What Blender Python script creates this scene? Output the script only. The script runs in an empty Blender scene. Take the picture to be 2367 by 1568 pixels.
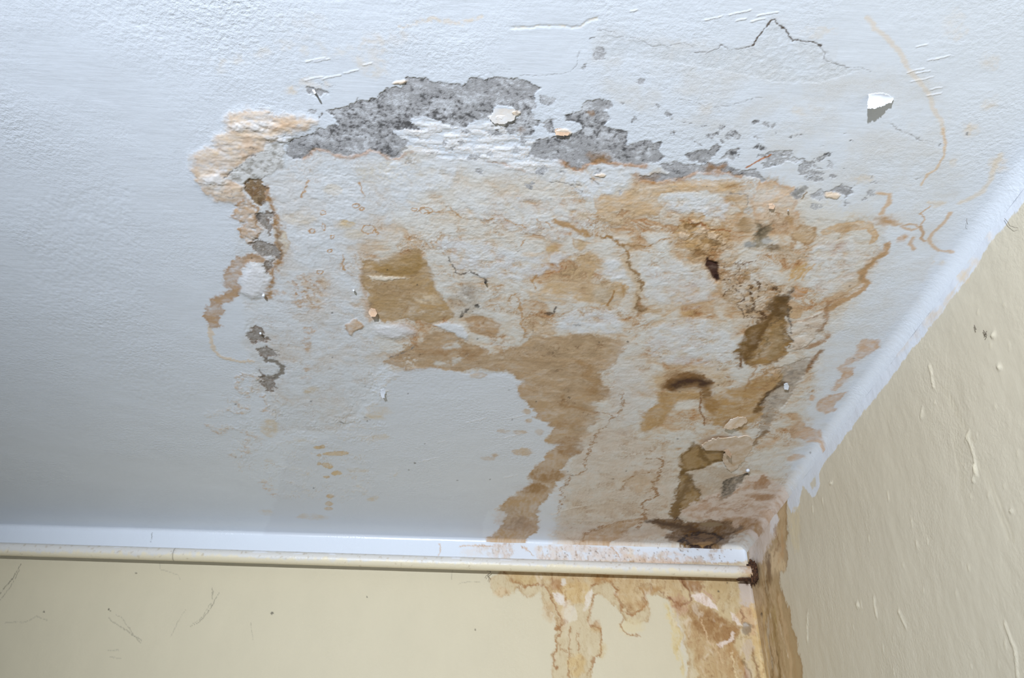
import bpy, math
import numpy as np
from mathutils import Vector

Q = 1.0                                   # tessellation density of the plastered surfaces

# ------------------------------------------------------------------ camera, world, light, exposure
S = bpy.context.scene
W, H, F = 2367, 1568, 1841.0
CEIL = 2.40
PITCH, YAW, ROLL = (math.radians(a) for a in (35.41, 1.15, 1.26))
CAM = np.array([-0.52873, -1.59267, 1.78])
def cam_axes():
    fw = np.array([math.sin(YAW) * math.cos(PITCH), math.cos(YAW) * math.cos(PITCH), math.sin(PITCH)])
    rt = np.array([math.cos(YAW), -math.sin(YAW), 0.0]); up = np.cross(rt, fw)
    r2 = rt * math.cos(ROLL) + up * math.sin(ROLL); u2 = -rt * math.sin(ROLL) + up * math.cos(ROLL)
    return r2, u2, fw
RT, UP, FW = cam_axes()
cd = bpy.data.cameras.new('camera'); co = bpy.data.objects.new('camera', cd); S.collection.objects.link(co)
from mathutils import Matrix
co.matrix_world = Matrix(((RT[0], UP[0], -FW[0], CAM[0]), (RT[1], UP[1], -FW[1], CAM[1]),
                          (RT[2], UP[2], -FW[2], CAM[2]), (0, 0, 0, 1)))
cd.sensor_width = 36.0; cd.lens = F / W * 36.0; cd.clip_start = 0.01
S.camera = co

wd = bpy.data.worlds.new('room_light'); S.world = wd; wd.use_nodes = True
bg = wd.node_tree.nodes['Background']
bg.inputs['Color'].default_value = (0.77, 0.865, 1.0, 1); bg.inputs['Strength'].default_value = 0.24

fl = bpy.data.lights.new('flash', 'SPOT'); fo = bpy.data.objects.new('flash', fl); S.collection.objects.link(fo)
FLASH = Vector((-0.92, -2.60, 1.82)); fo.location = FLASH
fo.rotation_euler = (Vector((-0.46, -0.95, CEIL)) - FLASH).to_track_quat('-Z', 'Y').to_euler()
fl.energy = 250.0; fl.color = (0.785, 0.86, 0.985); fl.shadow_soft_size = 0.022
fl.spot_size = math.radians(78); fl.spot_blend = 1.0

vs = S.view_settings; vs.view_transform = 'Standard'; vs.look = 'None'; vs.gamma = 1.0
vs.exposure = 0.0; vs.use_curve_mapping = False

# ------------------------------------------------------------------ helpers: pixels to places, colours, noise
def ray(p):
    return RT * ((p[0] - W / 2) / F) + UP * (-(p[1] - H / 2) / F) + FW
def on_ceiling(p, drop=0.0):
    d = ray(p); return CAM + d * ((CEIL - drop - CAM[2]) / d[2])
def on_back(p, off=0.0):
    d = ray(p); return CAM + d * ((-off - CAM[1]) / d[1])
def on_right(p, off=0.0):
    d = ray(p); return CAM + d * ((-off - CAM[0]) / d[0])

def lin(c):
    c = np.asarray(c, dtype=np.float32) / 255.0
    return np.where(c <= 0.04045, c / 12.92, ((c + 0.055) / 1.055) ** 2.4).astype(np.float32)

def _hash(ix, iy, seed):
    h = (ix.astype(np.uint32) * np.uint32(374761393) + iy.astype(np.uint32) * np.uint32(668265263)
         + np.uint32((seed * 1442695041 + 97) & 0xffffffff))
    h = (h ^ (h >> np.uint32(13))) * np.uint32(1274126177)
    return h ^ (h >> np.uint32(16))
def perlin(x, y, seed=0):
    x0 = np.floor(x); y0 = np.floor(y); fx = x - x0; fy = y - y0
    ix = x0.astype(np.int64); iy = y0.astype(np.int64)
    u = fx * fx * fx * (fx * (fx * 6 - 15) + 10); v = fy * fy * fy * (fy * (fy * 6 - 15) + 10)
    def g(a, b, dx, dy):
        an = _hash(a, b, seed).astype(np.float32) * np.float32(2 * math.pi / 4294967296.0)
        return np.cos(an) * dx + np.sin(an) * dy
    n0 = g(ix, iy, fx, fy); n1 = g(ix + 1, iy, fx - 1, fy)
    n2 = g(ix, iy + 1, fx, fy - 1); n3 = g(ix + 1, iy + 1, fx - 1, fy - 1)
    a = n0 + u * (n1 - n0); b = n2 + u * (n3 - n2)
    return ((a + v * (b - a)) * 1.5).astype(np.float32)
def fbm(x, y, seed=0, octv=5, gain=0.55):
    s = 0; a = 1.0; t = 0
    for k in range(octv):
        s = s + a * perlin(x * 2 ** k + 17.3 * k, y * 2 ** k - 9.1 * k, seed + k * 7); t += a; a *= gain
    return s / t * 1.35
def cells(x, y, seed=0):
    """distance to the border between irregular cells, and a random value per cell"""
    ix = np.floor(x).astype(np.int64); iy = np.floor(y).astype(np.int64)
    f1 = np.full(x.shape, 9.0, np.float32); f2 = f1.copy(); idv = np.zeros(x.shape, np.float32)
    for a in (-1, 0, 1):
        for b in (-1, 0, 1):
            h = _hash(ix + a, iy + b, seed); h2 = _hash(ix + a, iy + b, seed + 31)
            px = ix + a + 0.1 + 0.8 * (h.astype(np.float32) / 4294967296.0)
            py = iy + b + 0.1 + 0.8 * (h2.astype(np.float32) / 4294967296.0)
            d = np.sqrt((px - x) ** 2 + (py - y) ** 2).astype(np.float32)
            m = d < f1
            f2 = np.where(m, f1, np.minimum(f2, d)); idv = np.where(m, (h & np.uint32(1023)).astype(np.float32) / 1023, idv)
            f1 = np.where(m, d, f1)
    return f2 - f1, idv
def sstep(a, b, x):
    t = np.clip((x - a) / (b - a), 0, 1); return t * t * (3 - 2 * t)

WHITE = np.array([0.70, 0.735, 0.775], np.float32)      # the ceiling paint
REF = lin((214, 223, 231))                              # how that paint looks in the photograph

class Plaster:
    """a plastered surface: a dense sheet of points in millimetres with colour, gloss, grit and relief"""
    def __init__(s, U, V, to_uv, base, runs=False):
        s.U = U.astype(np.float32); s.V = V.astype(np.float32); s.to_uv = to_uv
        s.sh = U.shape
        s.col = np.empty(s.sh + (3,), np.float32); s.col[:] = base
        s.gloss = np.ones(s.sh, np.float32); s.grit = np.zeros(s.sh, np.float32); s.h = np.zeros(s.sh, np.float32)
        s.w1 = (fbm(U / 55, V / 55, 3, 3), fbm(U / 55, V / 55, 53, 3))
        s.w2 = (fbm(U / 13, V / 13, 103, 4, .62), fbm(U / 13, V / 13, 153, 4, .62))
        far = sstep(-520, -260, V) if runs else np.ones(U.shape, np.float32)   # near the back wall the water ran across the room
        def two(a, b, c, d, sd, k):
            n1 = fbm(U / a + k * s.w1[0], V / b + k * s.w1[1], sd, 4, .62); n2 = fbm(U / c + k * s.w1[0], V / d + k * s.w1[1], sd + 5, 4, .62)
            return n1 + far * (n2 - n1)
        s.two = two
        s.q = np.clip(.80 + .60 * two(30, 20, 22, 52, 263, .5) + .40 * two(9, 5.5, 5, 15, 283, .3), .15, 1.06)
        s.ga = np.zeros(s.sh, np.float32)
        s.w3 = (fbm(U / 3.6, V / 3.6, 173, 3, .6), fbm(U / 3.6, V / 3.6, 193, 3, .6)); s.sv = sstep(-.35, .45, fbm(U / 30, V / 26, 233, 3))
    def at(s, p):
        return np.array(s.to_uv(p), np.float32)
    def scale(s, p):
        a = s.at(p); b = s.at((p[0] + 4, p[1])); c = s.at((p[0], p[1] + 4))
        return max(0.2, 0.5 * (np.hypot(*(b - a)) + min(np.hypot(*(c - a)), 1.7 * np.hypot(*(b - a)))) / 4)
    def box(s, P, m):
        lo = P.min(0) - m; hi = P.max(0) + m
        M = (s.U > lo[0]) & (s.U < hi[0]) & (s.V > lo[1]) & (s.V < hi[1])
        r = np.where(M.any(1))[0]; c = np.where(M.any(0))[0]
        if len(r) == 0 or len(c) == 0: return None
        return slice(r[0], r[-1] + 1), slice(c[0], c[-1] + 1)
    def warped(s, sl, w, k):
        wa, wb = w[0] * k, w[1] * k
        wb *= 1.25; wc = (.35 * w[1] + .5) * k
        return (s.U[sl] + wa * s.w1[0][sl] + wb * s.w2[0][sl] + wc * s.w3[0][sl], s.V[sl] + wa * s.w1[1][sl] + wb * s.w2[1][sl] + wc * s.w3[1][sl])
    def sdf(s, P, x, y):
        d = np.full(x.shape, 1e9, np.float32); ins = np.zeros(x.shape, bool)
        n = len(P)
        for i in range(n):
            ax, ay = P[i]; bx, by = P[(i + 1) % n]
            ex, ey = bx - ax, by - ay; L = ex * ex + ey * ey + 1e-9
            t = np.clip(((x - ax) * ex + (y - ay) * ey) / L, 0, 1)
            d = np.minimum(d, (x - ax - t * ex) ** 2 + (y - ay - t * ey) ** 2)
            if ay != by:
                c = ((ay > y) != (by > y)) & (x < ex * (y - ay) / ey + ax); ins ^= c
        d = np.sqrt(d); return np.where(ins, d, -d)      # positive inside
    def put(s, sl, a, c, mode):
        v = s.col[sl]; a3 = a[..., None]
        if c is None: return
        if mode == 'mul':                                    # a stain tints towards its own colour, it does not pile up
            T = lin(c) / REF * WHITE
            lum = np.clip(v.mean(-1, keepdims=True) / WHITE.mean(), .4, 1)
            dk = T * np.minimum(1, v.mean(-1, keepdims=True) / T.mean())          # never lighter than what lies under it
            v += a3 * ((.35 * np.minimum(v, T * 1.02) + .65 * dk) * (.78 + .22 * lum) - v)
        else: v += a3 * (lin(c) / REF * WHITE - v)
    def poly(s, pts, c, a=1.0, soft=2.0, w=(5, 3), mode='mul', n=None, rim=None, h=0.0, hs=None, gloss=None, grit=None, seed=1, tex=1.0, bare=False):
        P = np.array([s.at(p) for p in pts], np.float32)
        k = s.scale(np.mean(np.array(pts, float), 0))
        m = (soft + w[0] + w[1] + (rim[2] if rim else 0)) * k * 1.3 + 3
        sl = s.box(P, m)
        if sl is None: return
        x, y = s.warped(sl, w, k)
        d = s.sdf(P, x, y) / k                                # in photo-pixel sized units
        sf = soft * (.35 + 1.5 * s.sv[sl]) if mode == 'mul' else soft
        al = sstep(-sf / 2, sf / 2, d + .12 * soft * s.w3[1][sl]) * a
        if mode == 'mul' and tex: al = al * (1 - tex + tex * s.q[sl])
        if n:                                                # n = (low, high, size, seed): blotchy wash
            nn = fbm(s.U[sl] / (n[2] * k), s.V[sl] / (n[2] * k) , seed + 11, 5, .6)
            al = al * sstep(n[0], n[1], nn)
        if bare: s.ga[sl] = np.maximum(s.ga[sl], al)
        s.put(sl, al, c, mode)
        if rim:                                              # rim = (colour, strength, width): tide line at the edge
            r = np.exp(-((d - rim[2] * .4) / rim[2]) ** 2 * 2) * rim[1] * sstep(-.55, .25, fbm(s.U[sl] / (22 * k), s.V[sl] / (22 * k), seed + 5, 3))
            s.put(sl, r, rim[0], 'mul')
        if h: s.h[sl] += h * sstep(-(hs or 2) / 2, (hs or 2) / 2, d) * (1 if not n else sstep(n[0], n[1], nn))
        if gloss is not None: s.gloss[sl] += al * (gloss - s.gloss[sl])
        if grit is not None: s.grit[sl] += al * (grit - s.grit[sl])
    def ell(s, x, y, rx, ry, c, a=1.0, rot=0.0, **k):
        t = np.linspace(0, 2 * math.pi, 13)[:-1]; r = math.radians(rot)
        pts = [(x + rx * math.cos(q) * math.cos(r) - ry * math.sin(q) * math.sin(r),
                y + rx * math.cos(q) * math.sin(r) + ry * math.sin(q) * math.cos(r)) for q in t]
        s.poly(pts, c, a, **k)
    def line(s, pts, c, wd=2.0, a=1.0, soft=1.0, w=(3, 3), mode='mul', h=0.0, n=None, gloss=None, seed=1, closed=False, wv=.5):
        if closed: pts = list(pts) + [pts[0]]
        P = np.array([s.at(p) for p in pts], np.float32); k = s.scale(np.mean(np.array(pts, float), 0))
        sl = s.box(P, (wd * 1.5 + soft + w[0] + w[1]) * k * 1.3 + 3)
        if sl is None: return
        x, y = s.warped(sl, w, k); d = np.full(x.shape, 1e9, np.float32)
        for i in range(len(P) - 1):
            ax, ay = P[i]; ex, ey = P[i + 1] - P[i]; L = ex * ex + ey * ey + 1e-9
            t = np.clip(((x - ax) * ex + (y - ay) * ey) / L, 0, 1)
            d = np.minimum(d, (x - ax - t * ex) ** 2 + (y - ay - t * ey) ** 2)
        d = np.sqrt(d) / k
        vw = 1 + wv * fbm(s.U[sl] / (16 * k), s.V[sl] / (16 * k), seed + 3, 3)
        hw = wd / 2 * vw
        al = a * (1 - sstep(-soft / 2, soft / 2, d - hw))
        if n: al = al * sstep(n[0], n[1], fbm(s.U[sl] / (n[2] * k), s.V[sl] / (n[2] * k), seed + 11, 4, .6))
        s.put(sl, al, c, mode)
        if h: s.h[sl] += h * np.exp(-(d / wd) ** 2 * 2.5)
        if gloss is not None: s.gloss[sl] += al * (gloss - s.gloss[sl])

# ------------------------------------------------------------------ ceiling
NR, NC = int(760 * Q), int(1250 * Q)
el = np.linspace(math.radians(20.95), math.radians(60.5), NR)
Vc = (CAM[1] + 0.62 / np.tan(el)) * 1000
Vc = np.concatenate([[0, -.6, -1.3, -2.2, -3.4, -5, -7, -9], Vc[Vc < -10.5], [-1700, -2500, -3300]])
xl = -1620 + (Vc / -1240.0) * (1620 - 985)
xl = np.maximum(xl, -1620); xl = np.minimum(xl, -960)
tt = np.linspace(0, 1, NC)
Uc = xl[:, None] * (1 - tt[None, :]); Uc = np.concatenate([np.full((len(Vc), 1), -2600.0), 0.5 * (Uc[:, :1] - 2600), Uc], 1); Vg = np.repeat(Vc[:, None], NC + 2, 1)
def ceil_uv(p):
    q = on_ceiling(p); return q[0] * 1000, q[1] * 1000
C = Plaster(Uc, Vg, ceil_uv, WHITE, True)
U, V = C.U, C.V
n40 = fbm(U / 42, V / 42, 201, 5); n90 = fbm(U / 95, V / 95, 221, 5); n12 = fbm(U / 11, V / 11, 241, 4)

# --- faint ageing of the sound paint
C.col *= (1 + 0.02 * n90 - 0.012 * n12)[..., None]
C.h += 0.5 * n90 + 0.12 * n40
for p in [[(1400, 75), (1600, 105), (1740, 100), (1790, 50), (1830, 92), (1900, 105), (1930, 150), (2010, 165), (2120, 150), (2200, 260), (2230, 420), (2180, 560), (2120, 700), (2000, 860), (1880, 1040), (1820, 1060), (1880, 800), (1850, 480), (1700, 330), (1450, 250), (1340, 160)]]:
    C.poly(p, (209, 213, 214), .9, soft=40, w=(15, 8), n=(-.5, .4, 70), grit=.5, gloss=.55)
C.poly([(1395, 78), (1480, 100), (1600, 122), (1735, 108), (1790, 48), (1828, 92), (1900, 108), (1928, 148), (1985, 165), (1900, 190), (1780, 190), (1700, 170), (1600, 150), (1480, 140), (1370, 130)], (200, 207, 211), .7, soft=10, w=(5, 5), n=(-.6, .3, 14), grit=.9, gloss=.15, h=.2)
for x, y, rx, ry, a in [(672, 207, 14, 12, .8), (860, 130, 40, 45, .35), (725, 190, 40, 18, .4), (900, 90, 60, 20, .25), (700, 60, 60, 30, .12), (1640, 255, 28, 10, .3), (1860, 255, 30, 12, .3), (1890, 75, 60, 14, .35), (2210, 60, 30, 40, .25), (2305, 385, 24, 16, .6), (2244, 298, 16, 15, .8), (2292, 234, 20, 12, .5), (2290, 140, 24, 20, .4), (2165, 469, 22, 8, .8), (2205, 375, 9, 9, .5), (2000, 412, 22, 8, .7), (2170, 610, 14, 6, .7), (2200, 700, 30, 12, .2), (1020, 395, 60, 25, .4)]:
    C.ell(x, y, rx, ry, (222, 202, 174), a, soft=14, w=(8, 6), n=(-.4, .3, 25))
C.line([(925, 62), (965, 52), (1000, 43), (1060, 55), (1112, 38)], (226, 208, 186), 9, .7, soft=8, w=(6, 6), n=(-.4, .3, 20))
C.line([(1180, 62), (1300, 58), (1342, 64), (1375, 42)], (226, 212, 190), 5, .7, soft=4, w=(5, 5), n=(-.3, .3, 18), h=.4)
C.line([(500, 150), (640, 110), (800, 120), (880, 170)], (226, 214, 198), 26, .4, soft=26, w=(8, 8), n=(-.2, .4, 30))

for pg, am in (([(120, 420), (300, 430), (340, 600), (360, 800), (480, 900), (440, 980), (330, 930), (200, 850), (60, 700), (40, 500)], .30), ([(915, 870), (1080, 860), (1130, 900), (1100, 960), (960, 1010), (905, 960)], .26), ([(200, 0), (760, 0), (700, 90), (400, 160), (250, 110)], .14)):
    PG = np.array([C.at(p) for p in pg], np.float32); sl = C.box(PG, 20)
    C.h[sl] += am * sstep(-20, 20, C.sdf(PG, *C.warped(sl, (16, 8), .8))) * np.clip(fbm(U[sl] / 5.5, V[sl] / 7.5, 741, 3, .6) + .1, -.2, 1)   # orange-peel roller texture
# --- damp plaster zone where the paint has come away
ZONE = [(560, 425), (600, 395), (660, 362), (720, 345), (800, 360), (880, 355), (960, 362), (1010, 362), (1100, 372), (1180, 388), (1240, 398), (1330, 392), (1420, 398), (1500, 412), (1580, 410), (1650, 398), (1740, 410), (1800, 430), (1850, 455), (1852, 500), (1930, 512), (2010, 505), (2035, 525), (2048, 570), (2020, 610), (1996, 650), (1940, 720), (1910, 780), (1890, 850), (1880, 920), (1860, 1010), (1830, 1080), (1815, 1150), (1780, 1268), (1280, 1268), (1290, 1180), (1330, 1060), (1300, 960), (1200, 880), (1000, 850), (880, 850), (850, 930), (800, 1000), (650, 1000), (600, 900), (570, 760), (560, 560)]
C.poly(ZONE, (211, 216, 217), .5, tex=0, soft=22, w=(10, 6), gloss=.12, grit=.8, h=.4, hs=10)
xs, ys = U, V
sl = C.box(np.array([C.at(p) for p in ZONE], np.float32), 10)
zx, zy = C.warped(sl, (12, 6), 1); Zm = np.zeros(C.sh, np.float32)
Zm[sl] = sstep(-14, 14, C.sdf(np.array([C.at(p) for p in ZONE], np.float32), zx, zy))
# the right half is wetter than the left
wet = np.zeros(C.sh, np.float32)
Wp = np.array([C.at(p) for p in [(840, 590), (1000, 480), (1300, 440), (1500, 410), (1850, 440), (2040, 520), (1990, 660), (1900, 800), (1830, 1060), (1800, 1268), (1290, 1268), (1330, 1000), (1190, 870), (900, 840), (850, 740)]], np.float32)
sl = C.box(Wp, 60); zx, zy = C.warped(sl, (20, 8), 1); wet[sl] = sstep(-40, 40, C.sdf(Wp, zx, zy))
C.poly([(840, 590), (1000, 400), (1300, 400), (1500, 405), (1850, 440), (2040, 520), (1990, 660), (1900, 800), (1830, 1060), (1800, 1268), (1290, 1268), (1330, 1000), (1190, 870), (900, 840), (850, 740)], (216, 214, 207), .9, tex=0, soft=60, w=(14, 8))
tan = lin((198, 174, 134)) / REF - 1
cream = lin((206, 196, 178)) / REF - 1
och = lin((174, 144, 92)) / REF - 1
wu = U + 16 * C.w1[0]; wv_ = V + 16 * C.w1[1]
b1 = fbm(wu / 80, wv_ / 70, 301, 6, .6); b2 = fbm(wu / 26, wv_ / 24, 331, 5, .6); b3 = fbm(wu / 9, wv_ / 7, 361, 4, .65)
ca, sa = math.cos(.28), math.sin(.28)
ru, rv = wu * ca - wv_ * sa, wu * sa + wv_ * ca
fib = C.two(17, 4.2, 4.5, 22, 371, .6)
def tint(al, c):
    C.col[:] *= 1 + np.clip(al, 0, 1)[..., None] * c
WET = Zm * (.22 + .78 * wet) * (1 - .5 * sstep(-520, -330, V))
tint(WET * .68 * sstep(-.35, .4, b1 + .4 * b2), cream)
tint(WET * .55 * sstep(.05, .55, b1 + .35 * b2 + .15 * fib), tan)
tint(WET * .25 * sstep(.1, .6, b2 + .4 * b3 + .2 * fib), tan)
# washes that stop hard on one side and fade on the other
for src, k, sd, st, c in ((b1 + .25 * b2, 2.6, .1, .8, tan), (b2 * .8 + .3 * b1, 1.9, .45, .7, tan), (b3 * .5 + .8 * b2, 1.7, .2, .45, och)):
    sw = (src * k + sd) % 1.0
    tint(WET * st * sw ** 4 * (1 - sstep(.965, 1, sw)) * sstep(-.15, .4, n40 + .3 * n12), c)
for src, lev, wid, st in ((b1, .12, .02, .7), (b1, -.25, .016, .65), (b2 * .7 + b1 * .3, .28, .026, .75), (b2 * .6 + b1 * .5, -.3, .02, .65), (b3 * .5 + b2 * .6, .1, .02, .55)):
    tint(np.exp(-((src - lev) / wid) ** 2) * sstep(-.15, .3, n40) * WET * st, och)
# hair-fine crazing, fibres and grime
fine = np.abs(perlin(wu / 13, wv_ / 11, 411) + .5 * perlin(U / 5, V / 5, 412))
tint(np.exp(-(fine / .035) ** 2) * Zm * .4 * sstep(-.1, .4, n40 + .3 * n12), lin((165, 140, 105)) / REF - 1)
tint(sstep(.1, .6, fib) * WET * .3, tan)
tint(sstep(.25, .7, n12) * Zm * .2, lin((180, 176, 168)) / REF - 1)
C.col *= (1 + Zm * (.05 * b3 - .035 * fib))[..., None]
C.h += Zm * (.35 * b2 + .2 * b3 + .7 * np.clip(b1, -.5, .5) * wet + .12 * fib)

# --- paint skins left on the plaster (whiter, smoother islands)
for p, a in [([(900, 380), (1000, 372), (1060, 395), (1040, 440), (960, 445), (880, 430)], .8),
             ([(1255, 412), (1283, 393), (1334, 400), (1364, 382), (1410, 386), (1474, 400), (1440, 425), (1410, 440), (1372, 462), (1349, 457), (1320, 430)], 1),
             ([(1050, 430), (1180, 450), (1330, 460), (1370, 520), (1290, 560), (1150, 520), (1050, 500)], .45),
             ([(1000, 552), (1120, 560), (1220, 590), (1320, 585), (1280, 620), (1200, 650), (1122, 643), (1080, 625), (1072, 636), (1052, 625), (1036, 584)], .8),
             ([(1400, 600), (1440, 600), (1455, 640), (1420, 650), (1392, 630)], .7),
             ([(1530, 460), (1580, 445), (1650, 450), (1690, 475), (1680, 510), (1600, 490), (1540, 490)], .85),
             ([(1290, 735), (1340, 715), (1410, 720), (1440, 740), (1430, 770), (1340, 778), (1290, 765)], .85),
             ([(1480, 620), (1560, 600), (1625, 640), (1660, 690), (1600, 710), (1520, 700), (1490, 670)], .6),
             ([(1500, 760), (1600, 735), (1690, 770), (1700, 830), (1640, 850), (1540, 840), (1500, 810)], .7),
             ([(1420, 840), (1500, 870), (1520, 940), (1450, 1000), (1400, 960)], .45),
             ([(1890, 560), (1990, 560), (2010, 600), (1960, 660), (1900, 690), (1860, 640)], .5),
             ([(640, 440), (800, 400), (830, 470), (760, 560), (680, 600), (650, 500)], .5)]:
    C.poly(p, (217, 224, 229), a * .9, soft=18, w=(9, 8), mode='mix', n=(-.6, .25, 22), h=-.25, hs=8)

# --- washes of brown water stain
TAN, TAN2, OLV, DK = (204, 176, 138), (184, 152, 112), (164, 132, 86), (122, 90, 48)
RIM = (172, 134, 88)
C.poly([(538, 265), (579, 255), (612, 255), (630, 273), (668, 275), (706, 278), (735, 285), (706, 303), (668, 306), (630, 326), (599, 349), (566, 367), (543, 390), (522, 411), (543, 423), (563, 431), (563, 451), (543, 464), (497, 462), (464, 431), (448, 398), (448, 360), (479, 342), (502, 342), (505, 319), (530, 306), (528, 275)], (220, 202, 182), 1, soft=18, w=(8, 7), rim=((204, 180, 152), .6, 10), h=-1.5, hs=40, gloss=.4)
TB = np.array([C.at(p) for p in [(538, 265), (640, 270), (730, 285), (640, 330), (560, 400), (560, 450), (497, 462), (450, 400), (470, 345), (520, 310)]], np.float32)
sl = C.box(TB, 10); mk = sstep(-6, 14, C.sdf(TB, *C.warped(sl, (6, 4), .6)))
C.h[sl] += mk * (.75 * fbm(U[sl] / 15, V[sl] / 9, 881, 4, .6)); C.put(sl, mk * sstep(.1, .5, fbm(U[sl] / 15, V[sl] / 9, 891, 5, .65)) * .8, (226, 202, 172), 'mul')
for x, y, rx, ry, c, a in [(668, 290, 50, 12, (222, 190, 158), .9), (575, 340, 30, 30, (214, 186, 158), .6), (540, 435, 25, 20, (208, 180, 150), .6), (500, 380, 35, 30, (212, 194, 174), .5)]:
    C.ell(x, y, rx, ry, c, a, soft=20, w=(8, 6), n=(-.5, .3, 22))
for x, y, rx, ry in [(497, 416, 26, 18), (553, 293, 20, 10), (606, 293, 24, 9), (640, 318, 28, 8)]:
    C.ell(x, y, rx, ry, (226, 228, 228), .8, mode='mix', soft=16, w=(8, 6), n=(-.6, .2, 20), h=-1.2, hs=20)
C.poly([(543, 469), (563, 457), (579, 464), (599, 485), (589, 505), (601, 531), (594, 551), (576, 564), (556, 546), (558, 531), (566, 518), (551, 510), (535, 500)], (200, 174, 144), .95, soft=8, w=(6, 7), n=(-.8, .2, 14), rim=(RIM, .8, 4), h=-.8, hs=10)
C.line([(606, 425), (618, 455), (634, 488), (641, 520), (645, 560), (650, 588), (641, 606), (632, 622), (632, 640), (625, 656), (620, 690)], (172, 132, 78), 11, .9, soft=12, w=(6, 7), n=(-1, .2, 14), wv=1.2)
C.line([(612, 428), (632, 486), (642, 540), (650, 588), (634, 622), (626, 656)], (150, 108, 58), 4, .7, soft=5, w=(6, 7), n=(-.6, .3, 8))
C.poly([(632, 530), (660, 540), (672, 562), (660, 585), (648, 600), (640, 570)], (216, 202, 178), .8, soft=5, w=(4, 3), rim=(RIM, .3, 2.5))
C.poly([(551, 590), (563, 595), (589, 592), (607, 592), (612, 605), (594, 608), (572, 611), (563, 628), (552, 640), (555, 662), (563, 676), (553, 687), (528, 702), (512, 707), (512, 725), (502, 735), (512, 750), (492, 758), (482, 750), (466, 730), (477, 710), (494, 696), (492, 692), (522, 682), (532, 671), (519, 656), (517, 638), (524, 623), (535, 613), (545, 600)], (186, 160, 132), 1, soft=5, w=(6, 7), rim=((176, 144, 112), .6, 5))
C.line([(484, 752), (486, 790), (496, 810), (515, 826), (545, 833), (582, 834)], (220, 204, 184), 8, .9, soft=4, w=(5, 4), h=-.3)
C.poly([(560, 640), (585, 612), (612, 625), (622, 650), (610, 678), (585, 690), (562, 676)], (226, 230, 234), .8, mode='mix', soft=10, w=(4, 3), h=-2.5, hs=26)
for p in [[(556, 868), (550, 884), (548, 902), (562, 912), (577, 906), (588, 896)], [(546, 928), (556, 946), (572, 944)], [(524, 947), (552, 955)], [(490, 988), (505, 1000), (530, 993), (555, 995), (576, 1006), (586, 1013)], [(564, 1018), (577, 1045), (560, 1052), (538, 1055)], [(598, 1108), (615, 1125), (628, 1141), (650, 1147), (668, 1150), (640, 1156)], [(590, 880), (600, 872), (560, 870)], [(610, 920), (618, 945), (605, 950)]]:
    C.line(p, (200, 172, 140), 8, .8, soft=7, w=(9, 11), n=(-.4, .4, 10), h=-.3, wv=1.4)
    C.line([(x + 4, y - 4) for x, y in p], (222, 218, 208), 7, .45, soft=5, mode='mix', w=(9, 11), n=(-.4, .4, 8), h=-.3, wv=1.4)
# centre
C.poly([(839, 600), (877, 605), (926, 590), (966, 577), (984, 608), (1000, 638), (990, 626), (1002, 653), (1020, 684), (1043, 715), (1048, 735), (1002, 748), (966, 743), (946, 735), (900, 743), (885, 748), (872, 735), (854, 704), (852, 679), (839, 659), (839, 623)], (184, 156, 114), 1, soft=7, w=(4, 5), tex=.6, rim=((150, 118, 72), .35, 4))
C.poly([(867, 620), (931, 596), (966, 586), (982, 610), (962, 632), (910, 642), (878, 634)], (170, 138, 84), .9, soft=8, w=(4, 4))
C.poly([(860, 655), (900, 660), (960, 655), (985, 665), (975, 700), (920, 690), (875, 690)], (178, 150, 112), .6, soft=26, w=(6, 5))
C.poly([(850, 640), (880, 640), (940, 644), (905, 650), (865, 650)], (226, 218, 200), .95, mode='mix', soft=7, w=(5, 5), h=-.6)
C.ell(985, 690, 30, 12, (220, 204, 176), .8, mode='mix', soft=16, w=(6, 5), n=(-.4, .3, 14))
C.ell(985, 722, 45, 4, (226, 214, 196), .6, mode='mix', soft=5, w=(5, 6), n=(-.1, .3, 8))
C.ell(910, 765, 45, 18, (218, 222, 226), .9, mode='mix', soft=26, w=(6, 4), h=-2, hs=26, gloss=.6)
C.poly([(1005, 752), (1040, 745), (1068, 752), (1085, 775), (1080, 786), (1062, 778), (1040, 766)], (216, 222, 226), .95, mode='mix', soft=7, w=(4, 3), h=-1, hs=10, gloss=.6)
C.poly([(1076, 738), (1104, 730), (1130, 738), (1158, 750), (1150, 771), (1130, 778), (1094, 768)], (186, 154, 116), .95, soft=6, w=(5, 4), rim=(RIM, .3, 4))
ARM = [(900, 830), (933, 812), (977, 786), (1002, 768), (1033, 766), (1058, 776), (1073, 794), (1104, 799), (1130, 819), (1168, 812), (1200, 790), (1206, 770), (1257, 784), (1298, 781), (1359, 778), (1410, 781), (1455, 794), (1438, 812), (1431, 829), (1410, 851), (1385, 861), (1387, 887), (1410, 902), (1397, 917), (1374, 933), (1380, 953), (1372, 979), (1339, 1012), (1334, 1045), (1318, 1060), (1298, 1086), (1290, 1111), (1267, 1152), (1244, 1175), (1243, 1225), (1213, 1249), (1149, 1257), (1115, 1254), (1160, 1217), (1173, 1187), (1149, 1179), (1170, 1155), (1193, 1142), (1229, 1119), (1219, 1096), (1257, 1065), (1262, 1047), (1298, 1027), (1262, 1027), (1260, 1017), (1278, 989), (1267, 976), (1234, 968), (1234, 950), (1219, 933), (1198, 915), (1196, 892), (1211, 882), (1181, 869), (1142, 856), (1104, 851), (1053, 859), (1002, 851), (954, 859), (915, 848), (880, 838)]
C.poly(ARM, (190, 164, 130), 1, soft=8, w=(6, 6), tex=.6, gloss=.3, rim=((166, 132, 90), .4, 5))
C.poly(ARM, (205, 180, 145), .7, soft=30, w=(10, 8), n=(-.1, .5, 40))
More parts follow.
